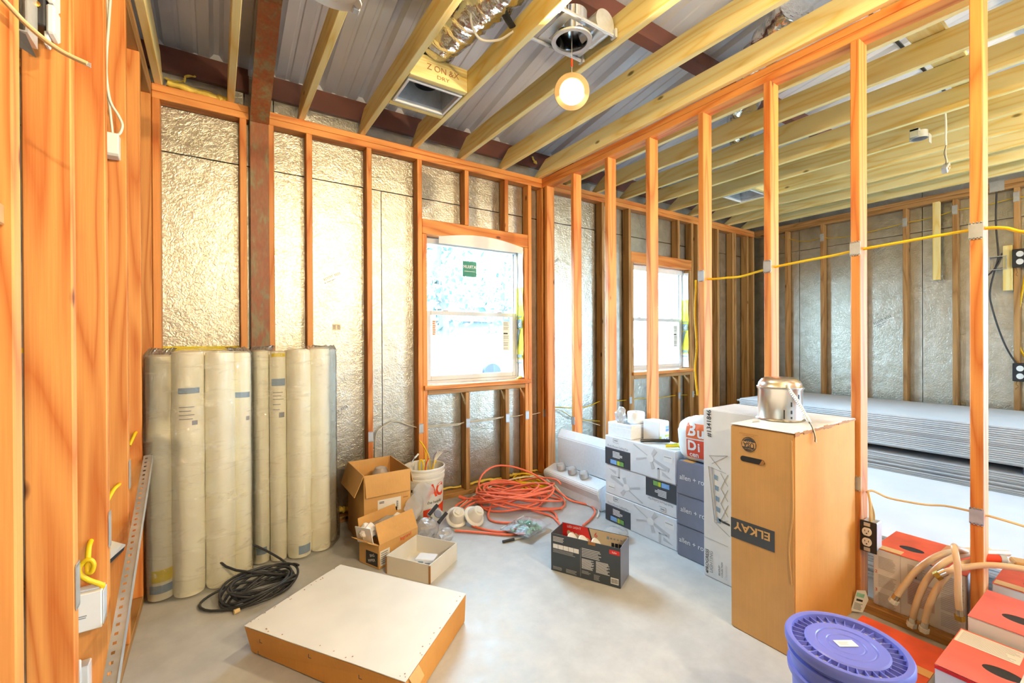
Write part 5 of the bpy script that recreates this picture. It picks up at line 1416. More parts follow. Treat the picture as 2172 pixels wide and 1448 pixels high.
# ------------------------------------------------------------------ ceiling fan cartons
def fan_art(t, w, d, h, flip):
    L = 2 * d
    F = Face(t, (-w, d, 0), (-1, 0, 0))
    if flip: F.M = F.M @ Matrix.Translation((L, h, 0)) @ Matrix.Rotation(PI, 4, 'Z')
    pw = 0.235
    F.rect(0.003, 0.004, pw - 0.003, h * 0.56, CHARCOAL, 'dark_print'); F.rect(0.003, 0.004 + h * 0.56, pw - 0.003, 0.004, SLATE, 'blue_line')
    F.text('Flush-Mount Ceiling Fan', pw / 2 + 0.004, h * 0.665, 0.021, GREY_INK, sx=0.93)
    F.rects([(0.08, h * 0.80, 0.05, 0.0015), (0.08, h * 0.93, 0.05, 0.0015), (0.08, h * 0.80, 0.0015, 0.026), (0.09, h * 0.86, 0.03, 0.006)], GREY_INK, 'printed_logo')
    F.lines(0.075, h * 0.29, 0.09, h * 0.22, 5, WHITE_INK, seed=2, fill=0.55, ragged=0.3)
    F.rect(0.05, 0.010, 0.13, 0.036, WHITE_INK, 'printed_badge'); F.rect(0.053, 0.013, 0.06, 0.030, BLUE_INK, 'blue_badge', e=0.0014); F.rect(0.117, 0.013, 0.022, 0.030, LIME_INK, 'lime_badge', e=0.0014); F.rect(0.141, 0.013, 0.035, 0.030, GREEN_INK, 'green_badge', e=0.0014)
    # drawn fan: five blades, hub, bowl
    c = Vector((pw + 0.165, h * 0.62))
    for (ang, ln, wd) in ((2.72, 0.15, 0.010), (3.42, 0.12, 0.013), (5.05, 0.07, 0.028), (5.95, 0.15, 0.026), (0.9, 0.07, 0.03)):
        dx, dy = math.cos(ang), math.sin(ang); nx, ny = -dy, dx
        F.poly([(c.x + dx * 0.025 + nx * wd * 0.3, c.y + dy * 0.025 + ny * wd * 0.3), (c.x + dx * ln + nx * wd * 0.5, c.y + dy * ln + ny * wd * 0.5), (c.x + dx * ln - nx * wd * 0.5, c.y + dy * ln - ny * wd * 0.5), (c.x + dx * 0.025 - nx * wd * 0.3, c.y + dy * 0.025 - ny * wd * 0.3)], LIGHT_INK, 'drawn_blade')
    F.poly([(c.x + 0.028 * math.cos(a), c.y - 0.006 + 0.022 * math.sin(a)) for a in [2 * PI * i / 20 for i in range(20)]], WHITE_INK, 'drawn_hub', e=0.0016)
    F.rects([(L - 0.135, 0.006, 0.014, h * 0.33), (L - 0.135, h * 0.33, 0.06, 0.008)], LIGHT_INK, 'drawn_rod')
    F.poly([(L - 0.10, h * 0.16), (L - 0.10, h * 0.28), (L - 0.03, h * 0.12)], LIGHT_INK, 'drawn_wedge')
    F.rect(L - 0.09, h * 0.62, 0.07, 0.04, WHITE_INK, 'paper_label'); F.lines(L - 0.085, h * 0.74, 0.055, 0.008, 1, GREY_INK)
    return F
for i, (z0, z1, fp, lab) in enumerate(((0.0, 0.196, False, 'white ceiling fan carton at the bottom of the stack of three'), (0.1965, 0.401, True, 'white ceiling fan carton printed upside down in the middle of its stack'), (0.4015, 0.608, False, 'white ceiling fan carton on top of the stack of three'))):
    t, w, d, h = card_box('ceiling_fan_carton', lab, 'box', 2.325 + 0.004 * (i == 1), 1.69 + 0.004 * i, z0, 2.535, 2.29, z1, WHITE_CARD, 'stacked ceiling fan cartons', dent=0.003, seed=i)
    fan_art(t, w, d, h, fp)
ZT = 0.609
# things on top of the fan cartons
t = thing('foam_box', 'small white foam block box on top of the fan cartons', 'packing foam', (2.44, 2.165, ZT))
b = MB(); b.box(-0.10, -0.105, 0.0, 0.095, 0.11, 0.07).box(-0.10, -0.105, 0.07, -0.075, 0.11, 0.094).box(0.07, -0.105, 0.07, 0.095, 0.11, 0.094).box(-0.075, -0.105, 0.07, 0.07, -0.075, 0.094).box(-0.075, 0.08, 0.07, 0.07, 0.11, 0.094)
b.build('body', WHITE_FOAM, t, bevel=0.002)
t = thing('tape_roll', 'roll of clear white tape on the foam box', 'tape', (2.475, 2.135, ZT + 0.0945))
MB().lathe([(0.030, 0.0), (0.058, 0.0), (0.060, 0.004), (0.060, 0.072), (0.058, 0.076), (0.030, 0.076), (0.028, 0.07), (0.028, 0.004), (0.030, 0.0)], 36).build('tape', WHITE_FOAM, t, smooth=True)
MB().lathe([(0.027, 0.002), (0.0275, 0.074), (0.024, 0.074), (0.024, 0.002), (0.027, 0.002)], 28).build('core', WHITE_CARD, t, smooth=True)
o = crumple('film_scrap', 'wad of torn clear film behind the tape roll', 'film', (2.43, 2.235, ZT + 0.135), 0.05, BAGCLEAR, 22, (0.7, 0.9, 1.1))
t, w, d, h = card_box('bulb_carton', 'small white light bulb carton beside the foam box', 'box', 2.43, 1.90, ZT, 2.533, 2.035, ZT + 0.135, WHITE_CARD, dent=0.001)
Fq = Face(t, (-w, -d, 0), (0, -1, 0)); Wq = 2 * w
Fq.rects([(0.02, 0.105, 0.06, 0.006)], LIGHT_INK); Fq.rect(0.065, 0.085, 0.03, 0.018, BLUE_INK); Fq.rect(0.065, 0.066, 0.03, 0.017, plain('mid_blue_ink', (92, 132, 204), 0.5)); Fq.rect(0.06, 0.032, 0.04, 0.012, LIME_INK); Fq.poly([(0.012 + 0.009 * math.cos(a), 0.03 + 0.01 * math.sin(a)) for a in [2 * PI * i / 12 for i in range(12)]], LIME_INK); Fq.rects([(0.03, 0.008, 0.008, 0.012), (0.046, 0.008, 0.008, 0.014), (0.068, 0.016, 0.03, 0.006)], GREY_INK)
tag(MB().tube([(2.335, 1.975, ZT + 0.012), (2.40, 1.93, ZT + 0.014), (2.46, 1.84, ZT + 0.02)], 0.011, 8).build('black_bar', PLASTIC_BLACK, smooth=True), 'black bar lying on the top fan carton', 'bar')
t = thing('pliers', 'yellow and lime handled pliers on the top fan carton', 'tool', (2.37, 1.80, ZT), -0.9)
MB().tube(spline([(0.0, 0.0, 0.012), (0.05, 0.012, 0.014), (0.10, 0.006, 0.02)]), [0.007] * 8 + [0.010] * 9, 8).build('grip', LIME_TOOL, t, smooth=True)
MB().tube(spline([(-0.005, -0.03, 0.012), (0.05, -0.022, 0.014), (0.10, -0.008, 0.02)]), [0.009] * 17, 8).build('grip', YELLOW_TOOL, t, smooth=True)
MB().tube([(0.10, 0.0, 0.02), (0.135, 0.0, 0.022), (0.165, 0.002, 0.02)], [0.012, 0.014, 0.004], 8).build('jaws', GALV, t, smooth=True)
t = thing('snips', 'yellow cased hand tool with metal jaws beside the white carrier bag', 'tool', (2.45, 1.745, ZT), 0.4)
MB().box(-0.04, -0.018, 0.001, 0.03, 0.018, 0.034).build('case', YELLOW_TOOL, t, bevel=0.006)
MB().tube([(0.03, 0, 0.018), (0.07, 0.005, 0.02), (0.09, 0.01, 0.02)], [0.01, 0.014, 0.006], 8).build('jaws', GALV, t, smooth=True)

# slate cartons with lettering
for i, (z0, z1, yo, lab) in enumerate(((0.0, 0.186, 0.0, 'slate blue lettered carton at the bottom of its stack'), (0.1865, 0.368, -0.008, 'slate blue lettered carton in the middle of its stack'), (0.3685, 0.567, 0.0, 'slate blue lettered carton at the top under the white bag'))):
    t, w, d, h = card_box('lamp_carton', lab, 'box', 2.30, 1.455, z0, 2.535, 1.672, z1, SLATE, 'slate blue cartons', dent=0.002, seed=i + 5)
    Fa = Face(t, (-w, d + 0.0, 0), (-1, 0, 0))
    Fa.text('allen + roth', 0.018 + 0.006 * (i == 1) - 0.004 * (i == 0), h * 0.52, 0.042, WHITE_INK, align='LEFT', sx=0.98)
    MB().box(-w + 0.01, d - 0.10, h - 0.0005, -w + 0.05, d - 0.03, h + 0.001).build('kraft_tab', CARD_ORANGE, t)

# white carrier bag with orange squares
t = thing('carrier_bag', 'white plastic carrier bag with orange lettered squares on the slate cartons', 'bag', (2.405, 1.585, 0.569))
bm = bmesh.new(); bmesh.ops.create_icosphere(bm, subdivisions=4, radius=1.0)
for v in bm.verts:
    p = v.co.copy()
    k = 1 + 0.06 * noise.noise(p * 1.6) + 0.05 * noise.noise(p * 4.3) + 0.03 * noise.noise(p * 11)
    sg = lambda a: math.copysign(abs(a) ** 0.6, a)
    x, y, z = sg(p.x) * 0.088 * k, sg(p.y) * 0.120 * k, sg(p.z) * 0.135 * k
    taper = 1.0 - 0.35 * max(0, p.z) ** 2 + 0.05 * p.z
    v.co = Vector((x * taper, y * taper, max(0.0, z + 0.13)))
me = D.meshes.new('bag'); bm.to_mesh(me); bm.free(); me.materials.append(BAG_WHITE); me.shade_smooth()
o = D.objects.new('bag', me); COL.objects.link(o); o.parent = t
from mathutils.bvhtree import BVHTree
_bv = BVHTree.FromPolygons([v.co for v in me.vertices], [tuple(p.vertices) for p in me.polygons])
def on_bag(y, z, e):
    hit = _bv.ray_cast(Vector((-0.4, y, z)), Vector((1, 0, 0)))
    return (hit[0].x if hit[0] is not None else -0.06) - e
def bag_print(y0, z0, w_, h_, mat, e=0.0012, n=14):
    vs, fs = [], []
    for j in range(n + 1):
        for i in range(n + 1):
            y, z = y0 - w_ * i / n, z0 + h_ * j / n
            vs.append((on_bag(y, z, e), y, z))
    for j in range(n):
        for i in range(n):
            q_ = j * (n + 1) + i; fs.append((q_, q_ + 1, q_ + n + 2, q_ + n + 1))
    MB().add(vs, fs).build('orange_square', mat, t, smooth=True)
bag_print(0.035, 0.142, 0.12, 0.085, BAG_ORANGE); bag_print(0.033, 0.028, 0.118, 0.106, plain('bag_deep_orange_ink', (230, 84, 56), 0.5))
for body, x, y, sz, bo in (('B', 0.035, 0.188, 0.098, 0.003), ('u', 0.092, 0.178, 0.09, 0.002), ('D', 0.038, 0.097, 0.078, 0.003), ('i', 0.082, 0.092, 0.07, 0.002), ('cen', 0.05, 0.047, 0.042, 0.001)):
    lt = text(body, sz, BAG_WHITE, t, frame((-0.2, 0.035 - x, y), (-1, 0, 0), (0, 0, 1)), bold=bo)
    for v in lt.data.vertices: v.co.x = on_bag(v.co.y, v.co.z, 0.003)

# tall white lighting carton
t, w, d, h = card_box('lighting_carton', 'tall white chandelier carton with line drawing beside the kraft carton', 'box', 2.222, 1.127, 0.0, 2.535, 1.447, 0.912, WHITE_CARD, dent=0.003, seed=3)
Fp_ = Face(t, (-w, d, 0), (-1, 0, 0))
Fp_.text('#1341846', 0.036, 0.835, 0.036, INK, rot=PI / 2, bold=0.0005)
Fp_.text('PROGRESS', 0.022, 0.088, 0.026, INK, rot=PI / 2); Fp_.text('LIGHTING', 0.046, 0.088, 0.026, GREY_INK, rot=PI / 2); Fp_.rects([(0.014, 0.022, 0.014, 0.003), (0.0195, 0.0165, 0.003, 0.014)], INK, 'plus_mark')
Fp_.text('COLLECTION', 0.107, 0.07, 0.013, INK, rot=PI / 2); Fp_.text('BRADLEY', 0.092, 0.06, 0.013, INK, rot=PI / 2); Fp_.text('Chandelier', 0.13, 0.065, 0.018, LIGHT_INK, rot=PI / 2)
lines = [((0.035, 0.66), (0.14, 0.68)), ((0.035, 0.66), (0.10, 0.60)), ((0.14, 0.68), (0.05, 0.62)), ((0.03, 0.60), (0.13, 0.585)), ((0.05, 0.60), (0.075, 0.31)), ((0.03, 0.60), (0.065, 0.31)), ((0.065, 0.31), (0.15, 0.26)), ((0.075, 0.31), (0.14, 0.34)), ((0.10, 0.58), (0.14, 0.52)), ((0.10, 0.50), (0.14, 0.44)), ((0.10, 0.42), (0.14, 0.36)), ((0.14, 0.58), (0.10, 0.50)), ((0.14, 0.50), (0.10, 0.42)), ((0.14, 0.42), (0.10, 0.33)), ((0.0, 0.21), (0.14, 0.205))]
b = MB()
for (x0_, y0_), (x1_, y1_) in lines: b.tube([Fp_.M @ Vector((x0_, y0_, 0.001)), Fp_.M @ Vector((x1_, y1_, 0.001))], 0.0009, 4)
b.build('line_drawing', GREY_INK, t)
Fp_.poly([(0.04, 0.60), (0.06, 0.60), (0.078, 0.32), (0.066, 0.32)], LIGHT_INK, 'drawn_column')
for i in range(5): Fp_.poly([(0.062 + 0.004 * i, 0.565 - 0.056 * i), (0.085 + 0.004 * i, 0.56 - 0.056 * i), (0.083 + 0.004 * i, 0.535 - 0.056 * i), (0.064 + 0.004 * i, 0.54 - 0.056 * i)], BLUE_BAND, 'drawn_shade')
Fp_.poly([(0.085, 0.335), (0.15, 0.325), (0.15, 0.315), (0.095, 0.322)], CHARCOAL, 'drawn_base')

# tall kraft carton
t, w, d, h = card_box('kraft_carton', 'tall kraft carton with dark lettered band against the partition', 'box', 1.925, 0.853, 0.0, 2.525, 1.119, 0.908, CARD, dent=0.004, seed=9)
o = t.children[0]
o.data.materials.append(CARD_ORANGE)
for p in o.data.polygons:
    if p.normal.y < -0.6: p.material_index = 1  # deeper orange paints in the warm shade on the side away from the window
Fe = Face(t, (-w - 0.0005, d, 0), (-1, 0, 0))
Fe.rect(0.001, 0.403, 0.188, 0.088, CHARCOAL, 'dark_band'); Fe.text('ELKAY', 0.095, 0.462, 0.048, KRAFT_INK, rot=PI, bold=0.0012, sx=1.12)
cx_, cy_ = 0.083, 0.832
b = MB()
Mc = Fe.M @ Matrix.Translation((cx_, cy_, 0))
for r0, r1 in ((0.029, 0.032), (0.0, 0.026)):
    b.lathe([(r0, 0.0004), (r0, 0.0014), (r1, 0.0014), (r1, 0.0004)] if r0 else [(0, 0.0014), (r1, 0.0014), (r1, 0.0004)], 36, Mc)
b.build('round_stamp', CHARCOAL, t)
Fe.rect(cx_ - 0.029, cy_ - 0.011, 0.058, 0.022, CARD, 'stamp_band', e=0.0018); Fe.text('USA', cx_, cy_, 0.026, CHARCOAL, rot=PI, e=0.0022, bold=0.0006)
Fe.text('MADE IN', cx_, cy_ - 0.018, 0.008, CARD, rot=PI, e=0.002); Fe.text('* * *', cx_, cy_ + 0.016, 0.012, CARD, rot=PI, e=0.002)
Fe.text('PARTS & WORKMANSHIP', cx_ - 0.002, cy_ + 0.045, 0.007, CARD_DARK, rot=PI); Fe.text('FAMILY OWNED', cx_ - 0.002, cy_ + 0.038, 0.007, CARD_DARK, rot=PI)
hp = [(0.058 + 0.012 * math.cos(a), 0.766 + 0.012 * math.sin(a)) for a in [PI / 2 + PI * i / 8 for i in range(9)]] + [(0.138 + 0.012 * math.cos(a), 0.766 + 0.012 * math.sin(a)) for a in [-PI / 2 + PI * i / 8 for i in range(9)]]
Fe.poly(hp, PLASTIC_BLACK, 'hand_hole'); Fe.poly([(0.128, 0.755), (0.145, 0.755), (0.15, 0.77), (0.14, 0.777)], CARD_DARK, 'hand_hole_flap', e=0.002)
N = 9; vs, fs = [], []
MB().box(-w - 0.001, -d - 0.001, h + 0.0005, w, d, h + 0.004).build('white_top', WHITE_CARD, t, bevel=0.001)
b = MB()
rr = random.Random(2)
for i in range(16):
    x = -w + 2 * w * i / 16
    b.box(x, -d - 0.003, h - rr.uniform(0.002, 0.012), x + 2 * w / 16, -d - 0.0006, h + rr.uniform(0.0, 0.006))
b.build('torn_edge', CARD_DARK, t)
MB().tube(spline([Vector((-w - 0.001, -d + 0.01, 0.88)), Vector((-w - 0.002, -d + 0.006, 0.6)), Vector((-w - 0.001, -d + 0.016, 0.5)), Vector((-w - 0.002, -d + 0.02, 0.42)), Vector((-w - 0.001, -d + 0.012, 0.3))]), 0.003, 6).build('crease', CARD, t, smooth=True)
t2 = thing('instruction_tag', 'small white paper tag stuck at the foot of the tall kraft carton', 'tag', (2.49, 0.825, 0.066), rot=(0.1, 0.15, -0.95))
MB().prism([(-0.025, -0.06), (0.02, -0.05), (0.03, 0.02), (0.012, 0.06), (-0.02, 0.05)], 0, 0.001, M=frame((0, 0, 0), (0, -1, 0), (0, 0, 1))).build('paper', WHITE_PAPER, t2)
Ftg = Face(t2, (0, -0.0005, 0), (0, -1, 0)); Ftg.rect(-0.018, 0.02, 0.03, 0.02, GREEN_BITS); Ftg.rects([(-0.014, 0.0, 0.024, 0.01)], INK); Ftg.lines(-0.018, -0.045, 0.032, 0.035, 6, GREY_INK)

# spun metal can with armoured whip, on the kraft carton
t = thing('metal_light_can', 'shiny metal light can with flexible conduit standing on the kraft carton', 'light housing', (2.215, 1.045, 0.9125))
MB().lathe([(0.098, 0.0), (0.103, 0.003), (0.094, 0.008), (0.092, 0.016), (0.092, 0.140), (0.097, 0.146), (0.097, 0.154), (0.091, 0.158), (0.088, 0.172), (0.075, 0.190), (0.058, 0.196), (0.0, 0.198)], 48).build('shell', ALU, t, smooth=True, angle=45)
cp = spline([(-0.052, -0.052, 0.174), (-0.075, -0.075, 0.150), (-0.090, -0.115, 0.105), (-0.105, -0.150, 0.055), (-0.12, -0.175, 0.022)], 14)
MB().tube(cp, [0.0068 + 0.0014 * (i % 2) for i in range(len(cp))], 10).build('conduit', GALV, t, smooth=True, angle=25)
MB().tube(spline([(-0.12, -0.175, 0.022), (-0.135, -0.192, 0.004), (-0.142, -0.205, -0.03), (-0.15, -0.208, -0.05)]), 0.002, 6).build('wire', PLASTIC_BLACK, t, smooth=True)
MB().tube(spline([(-0.12, -0.175, 0.02), (-0.132, -0.196, -0.005), (-0.136, -0.204, -0.045), (-0.13, -0.206, -0.055)]), 0.003, 6).build('wire', WHITE_CABLE, t, smooth=True)
Fcn = Face(t, (0, 0, 0), (0, -1, 0))
def on_can(ang, z):
    n = Vector((math.sin(ang), -math.cos(ang), 0)); return frame(n * 0.0925 + Vector((0, 0, z)), n, (0, 0, 1))
for ang, z, w_, h_ in ((-0.95, 0.035, 0.005, 0.04), (-0.62, 0.08, 0.005, 0.02), (-0.62, 0.045, 0.006, 0.016), (-0.2, 0.11, 0.004, 0.026), (-0.62, 0.02, 0.006, 0.01)):
    MB().box(-w_ / 2, -h_ / 2, 0.0, w_ / 2, h_ / 2, 0.001, M=on_can(ang, z)).build('printed_mark', INK, t)
tag(MB().tube([(2.02, 1.075, 0.9165), (2.055, 1.06, 0.918)], 0.005, 8).build('small_screw', GALV, smooth=True), 'small metal screw on top of the tall kraft carton', 'screw')

# ------------------------------------------------------------------ drywall stacks in the far room
def sheet_mesh(w, l, th):
    return MB().box(0, 0, 0, w, l, th).build('drywall_sheet', [DRYWALL_FACE, DRYWALL_EDGE])
ORD = 'topmost second third fourth fifth sixth seventh eighth ninth tenth eleventh twelfth thirteenth fourteenth fifteenth sixteenth seventeenth eighteenth'.split()
def drywall(x0, x1, y0, y1, z0, n, th, where, grp, seed):
    r = random.Random(seed)
    src = sheet_mesh(x1 - x0, y1 - y0, th - 0.0036)
    for p in src.data.polygons:
        if abs(p.normal.z) < 0.5: p.material_index = 1
    for i in range(n):
        o = src if i == 0 else src.copy()
        if i: COL.objects.link(o)
        o.location = (x0 + r.uniform(-0.012, 0.012), y0 + r.uniform(-0.02, 0.02), z0 + i * th)
        k = n - 1 - i
        o['label'] = ('topmost drywall sheet %s' if k == 0 else ORD[k] + ' drywall sheet from the top %s') % where
        o['category'] = 'drywall'; o['group'] = grp
drywall(5.02, 6.24, -0.85, 2.81, 0.002, 16, 0.0162, 'below the spacer gap of the tall stack', 'tall drywall stack', 1)
for i, y in enumerate((1.74, 0.55, -0.5)):
    o = tag(MB().box(5.05, y, 0.258, 6.15, y + 0.10, 0.322).build('spacer_block', SLATE, bevel=0.003), ['grey spacer block in the gap of the tall drywall stack, beyond the partition stud', 'grey spacer block in the gap of the tall drywall stack, behind the partition stud', 'grey spacer block in the gap of the tall drywall stack, nearest the viewer'][i], 'spacer')
drywall(5.0, 6.22, -0.85, 2.81, 0.323, 18, 0.0162, 'above the spacer gap of the tall stack', 'tall drywall stack', 2)
drywall(2.94, 4.41, -1.2, 2.45, 0.002, 15, 0.0162, 'of the low stack just beyond the partition', 'low drywall stack', 3)

# ------------------------------------------------------------------ red and white compound cartons
def red_carton(label, x0, y0, z0, x1, y1, z1, top, holes=True, seed=0, rz_=0.0):
    t, w, d, h = card_box('compound_carton', label, 'box', x0, y0, z0, x1, y1, z1, WHITE_CARD, 'red and white compound cartons', rz=rz_, dent=0.003, seed=seed, bevel=0.003)
    # red top as its own sheet with a rounded hand hole
    hx, hy = -w * 0.25, d * 0.30 if holes != 'b' else 0.0
    outer = [(-w, -d), (w, -d), (w, d), (-w, d)]
    bm = bmesh.new()
    n = 24
    ring_o, ring_i = [], []
    for i in range(n):
        a = 2 * PI * i / n
        ca, sa = math.cos(a), math.sin(a)
        k = 1.0 / max(abs(ca), abs(sa))
        px, py = ca * k * w, sa * k * d
        ring_o.append(bm.verts.new((px, py, h + 0.002)))
        ring_i.append(bm.verts.new((hx + 0.028 * ca, hy + 0.045 * sa, h + 0.002)))
    for i in range(n):
        j = (i + 1) % n
        bm.faces.new((ring_o[i], ring_o[j], ring_i[j], ring_i[i]))
    me = D.meshes.new('red_top'); bm.to_mesh(me); bm.free(); me.materials.append(top)
    o = D.objects.new('red_top', me); COL.objects.link(o); o.parent = t
    o.modifiers.new('thickness', 'SOLIDIFY').thickness = 0.002
    MB().prism([(hx + 0.0285 * math.cos(2 * PI * i / 20), hy + 0.0455 * math.sin(2 * PI * i / 20)) for i in range(20)], h + 0.0002, h + 0.0012).build('hand_hole', PLASTIC_BLACK, t)
    return t, w, d, h
t, w, d, h = red_carton('red topped compound carton under the ivory hoses in the stud bay', 2.575, 0.487, 0.0405, 2.885, 0.80, 0.305, RED_BOX, seed=1)
Fr = Face(t, (-w, d, 0), (-1, 0, 0))
for i in range(3): Fr.text(str(i + 1), 0.012, h - 0.022 - i * 0.085, 0.02, RED_INK); Fr.lines(0.02, h - 0.09 - i * 0.085, 0.068, 0.06, 9, LIGHT_INK, seed=i, fill=0.5)
Fr.rects([(0.1, 0.0, 0.0015, h)], LIGHT_INK, 'fold_line')
Fr.lines(0.125, h - 0.085, 0.06, 0.06, 10, LIGHT_INK, seed=7); Fr.rect(0.125, 0.06, 0.09, 0.11, plain('pink_grey_print', (222, 198, 196), 0.6), 'pink_panel'); Fr.lines(0.128, 0.063, 0.084, 0.104, 14, GREY_INK, seed=8, fill=0.25)
Fr.poly([(0.15, 0.175), (0.165, 0.19), (0.15, 0.205), (0.135, 0.19)], WHITE_INK, 'hazard_diamond'); Fr.poly([(0.145, 0.185), (0.156, 0.185), (0.156, 0.195), (0.145, 0.195)], INK, 'hazard_symbol', e=0.0016)
Fr.text('4', 0.235, h - 0.02, 0.02, RED_INK); Fr.lines(0.235, 0.09, 0.07, 0.15, 18, LIGHT_INK, seed=9); Fr.lines(0.235, 0.02, 0.07, 0.06, 8, LIGHT_INK, seed=11)
MB().box(-w + 0.004, d - 0.10, h + 0.0022, -w + 0.05, d - 0.004, h + 0.0035).build('yellowed_flap', CARD, t)
for yy in (d - 0.21,): MB().box(-w, yy - 0.02, h + 0.0022, w, yy + 0.02, h + 0.003).build('tape_strip', plain('aged_clear_tape', (224, 150, 96), 0.3), t)
t, w, d, h = red_carton('low orange red carton with a torn hand hole behind the blue bucket lid', 1.935, 0.475, 0.0, 2.27, 0.742, 0.118, RED_BOX, seed=2)
MB().box(-w + 0.10, -d, h + 0.0022, -w + 0.145, d, h + 0.003).build('tape_strip', CARD, t)
crumple('foil_scrap', 'torn foil lining sticking out of the low orange red carton', 'foil scrap', (2.03, 0.565, 0.128), 0.032, DUCT_FOIL, 31, (1.0, 1.2, 0.5), sub=2)
t, w, d, h = red_carton('faded red carton with a large round hand hole near the stud', 2.225, 0.10, 0.0, 2.515, 0.418, 0.30, PINK_BOX, seed=3)
t, w, d, h = red_carton('red carton in the second stud bay beyond the round hole carton', 2.64, 0.09, 0.0405, 2.90, 0.425, 0.285, RED_BOX, seed=4)
MB().box(-w + 0.004, -d + 0.01, h + 0.0022, -w + 0.05, d - 0.004, h + 0.0035).build('yellowed_flap', CARD, t)
t, w, d, h = red_carton('faded red and white carton lettered on its side, nearest the viewer', 1.90, 0.06, 0.0, 2.21, 0.432, 0.252, PINK_BOX, seed=5)
Fu = Face(t, (-w, d, 0), (-1, 0, 0)); Fu.text('use', 0.085, h - 0.045, 0.062, CHARCOAL)
Fu.rects([(0.0, h - 0.012, 2 * d, 0.011)], RED_INK, 'red_edge')
Ftp = Face(t, (-w, d, h + 0.0022), (0, 0, 1), (1, 0, 0))
Ftp.rect(0.003, 0.205, 0.15, 0.095, WHITE_PAPER, 'paper_label'); Ftp.lines(0.01, 0.21, 0.14, 0.085, 12, LIGHT_INK, seed=4, fill=0.4)
MB().box(-w, d * 0.05, h + 0.0022, w, d * 0.10, h + 0.0032).build('tape_strip', WHITE_PAPER, t)

# ivory supply hoses lying over the carton
def hose(label, pts, r, e0, e1, kind='nut'):
    t = thing('supply_hose', label, 'hose', group='ivory supply hoses')
    P = spline(pts, 7)
    MB().tube(P, r, 12).build('hose', PEX, t, smooth=True, angle=60)
    for e, a, b_ in ((e0, P[0], P[1]), (e1, P[-1], P[-2])):
        if e is None: continue
        d_ = (a - b_).normalized()
        MB().tube([a - d_ * 0.02, a + d_ * 0.004], r * 1.16, 12).build('ferrule', CHROME, t, smooth=True)
        MB().tube([a + d_ * 0.004, a + d_ * 0.024], r * 1.45, 6).build('nut', e, t)
hose('ivory hose hanging furthest left over the carton front', [(2.525, 0.705, 0.125), (2.530, 0.68, 0.185), (2.545, 0.63, 0.285), (2.59, 0.575, 0.352), (2.68, 0.525, 0.368), (2.80, 0.46, 0.366)], 0.0125, PLASTIC_WHITE, None)
hose('ivory hose second from the left over the carton front', [(2.52, 0.645, 0.055), (2.515, 0.63, 0.14), (2.52, 0.60, 0.25), (2.545, 0.555, 0.335), (2.61, 0.51, 0.375), (2.72, 0.46, 0.375), (2.84, 0.41, 0.36)], 0.0125, PLASTIC_WHITE, None)
hose('ivory hose third from the left over the carton front', [(2.50, 0.600, 0.065), (2.495, 0.585, 0.16), (2.505, 0.55, 0.27), (2.54, 0.51, 0.345), (2.62, 0.47, 0.36), (2.72, 0.42, 0.355), (2.85, 0.34, 0.345)], 0.0125, PLASTIC_WHITE, None)
hose('ivory hose arching high and hanging straight down', [(2.46, 0.485, 0.19), (2.455, 0.488, 0.27), (2.46, 0.490, 0.37), (2.475, 0.50, 0.425), (2.51, 0.51, 0.438), (2.56, 0.515, 0.415), (2.63, 0.50, 0.39)], 0.0115, BRASS, None)
hose('ivory hose with a brass end lying across the others', [(2.49, 0.545, 0.315), (2.50, 0.52, 0.338), (2.52, 0.47, 0.368), (2.54, 0.42, 0.39), (2.56, 0.37, 0.40), (2.60, 0.30, 0.40), (2.70, 0.2, 0.39)], 0.0115, BRASS, None)
t = thing('hose_tag', 'cream paper tag wrapped on the hoses by the stud', 'tag', (2.70, 0.33, 0.372), 0.4)
MB().box(-0.03, -0.05, 0.0, 0.03, 0.05, 0.022).build('paper', CARD, t, bevel=0.005)
t = thing('hose_connector', 'orange capped connector among the hoses', 'fitting', (2.62, 0.425, 0.392))
MB().tube([(-0.03, 0.03, 0), (0.02, -0.02, 0.002)], 0.016, 12).build('cap', ORANGE_RED, t, smooth=True)
MB().tube([(0.02, -0.02, 0.002), (0.032, -0.035, 0.002)], 0.018, 12).build('collar', GALV, t, smooth=True)

# ------------------------------------------------------------------ blue bucket with a slotted lid
t = thing('blue_bucket', 'periwinkle blue plastic bucket with slotted lid in the near corner', 'bucket', (1.53, 0.54, 0.0))
MB().lathe([(0.0, 0.002), (0.122, 0.0), (0.126, 0.01), (0.136, 0.29), (0.147, 0.293), (0.148, 0.310), (0.139, 0.313), (0.140, 0.345), (0.147, 0.348), (0.147, 0.358), (0.140, 0.360), (0.139, 0.375), (0.0, 0.375)], 56).build('pail', PLASTIC_BLUE, t, smooth=True, angle=40)
MB().tube(spline([(-0.140, -0.06, 0.30), (-0.165, -0.05, 0.26), (-0.172, 0.0, 0.17), (-0.165, 0.05, 0.08)]), 0.0022, 7).build('bail', GALV, t, smooth=True)
MB().box(-0.158, -0.075, 0.292, -0.138, -0.045, 0.318).build('bail_ear', PLASTIC_BLUE, t, bevel=0.004)
lid = MB().lathe([(0.128, 0.376), (0.150, 0.374), (0.154, 0.380), (0.154, 0.395), (0.150, 0.402), (0.142, 0.403), (0.136, 0.400), (0.133, 0.384), (0.128, 0.382)], 64).build('lid', PLASTIC_BLUE, t, smooth=True, angle=40)
MB().lathe([(0.0, 0.3955), (0.042, 0.3955), (0.044, 0.394), (0.047, 0.394), (0.049, 0.396), (0.068, 0.396), (0.070, 0.3945), (0.073, 0.3945), (0.075, 0.397), (0.098, 0.397), (0.103, 0.394), (0.104, 0.380), (0.0, 0.380)], 64).build('lid_disc', PLASTIC_BLUE, lid, smooth=True, angle=25)
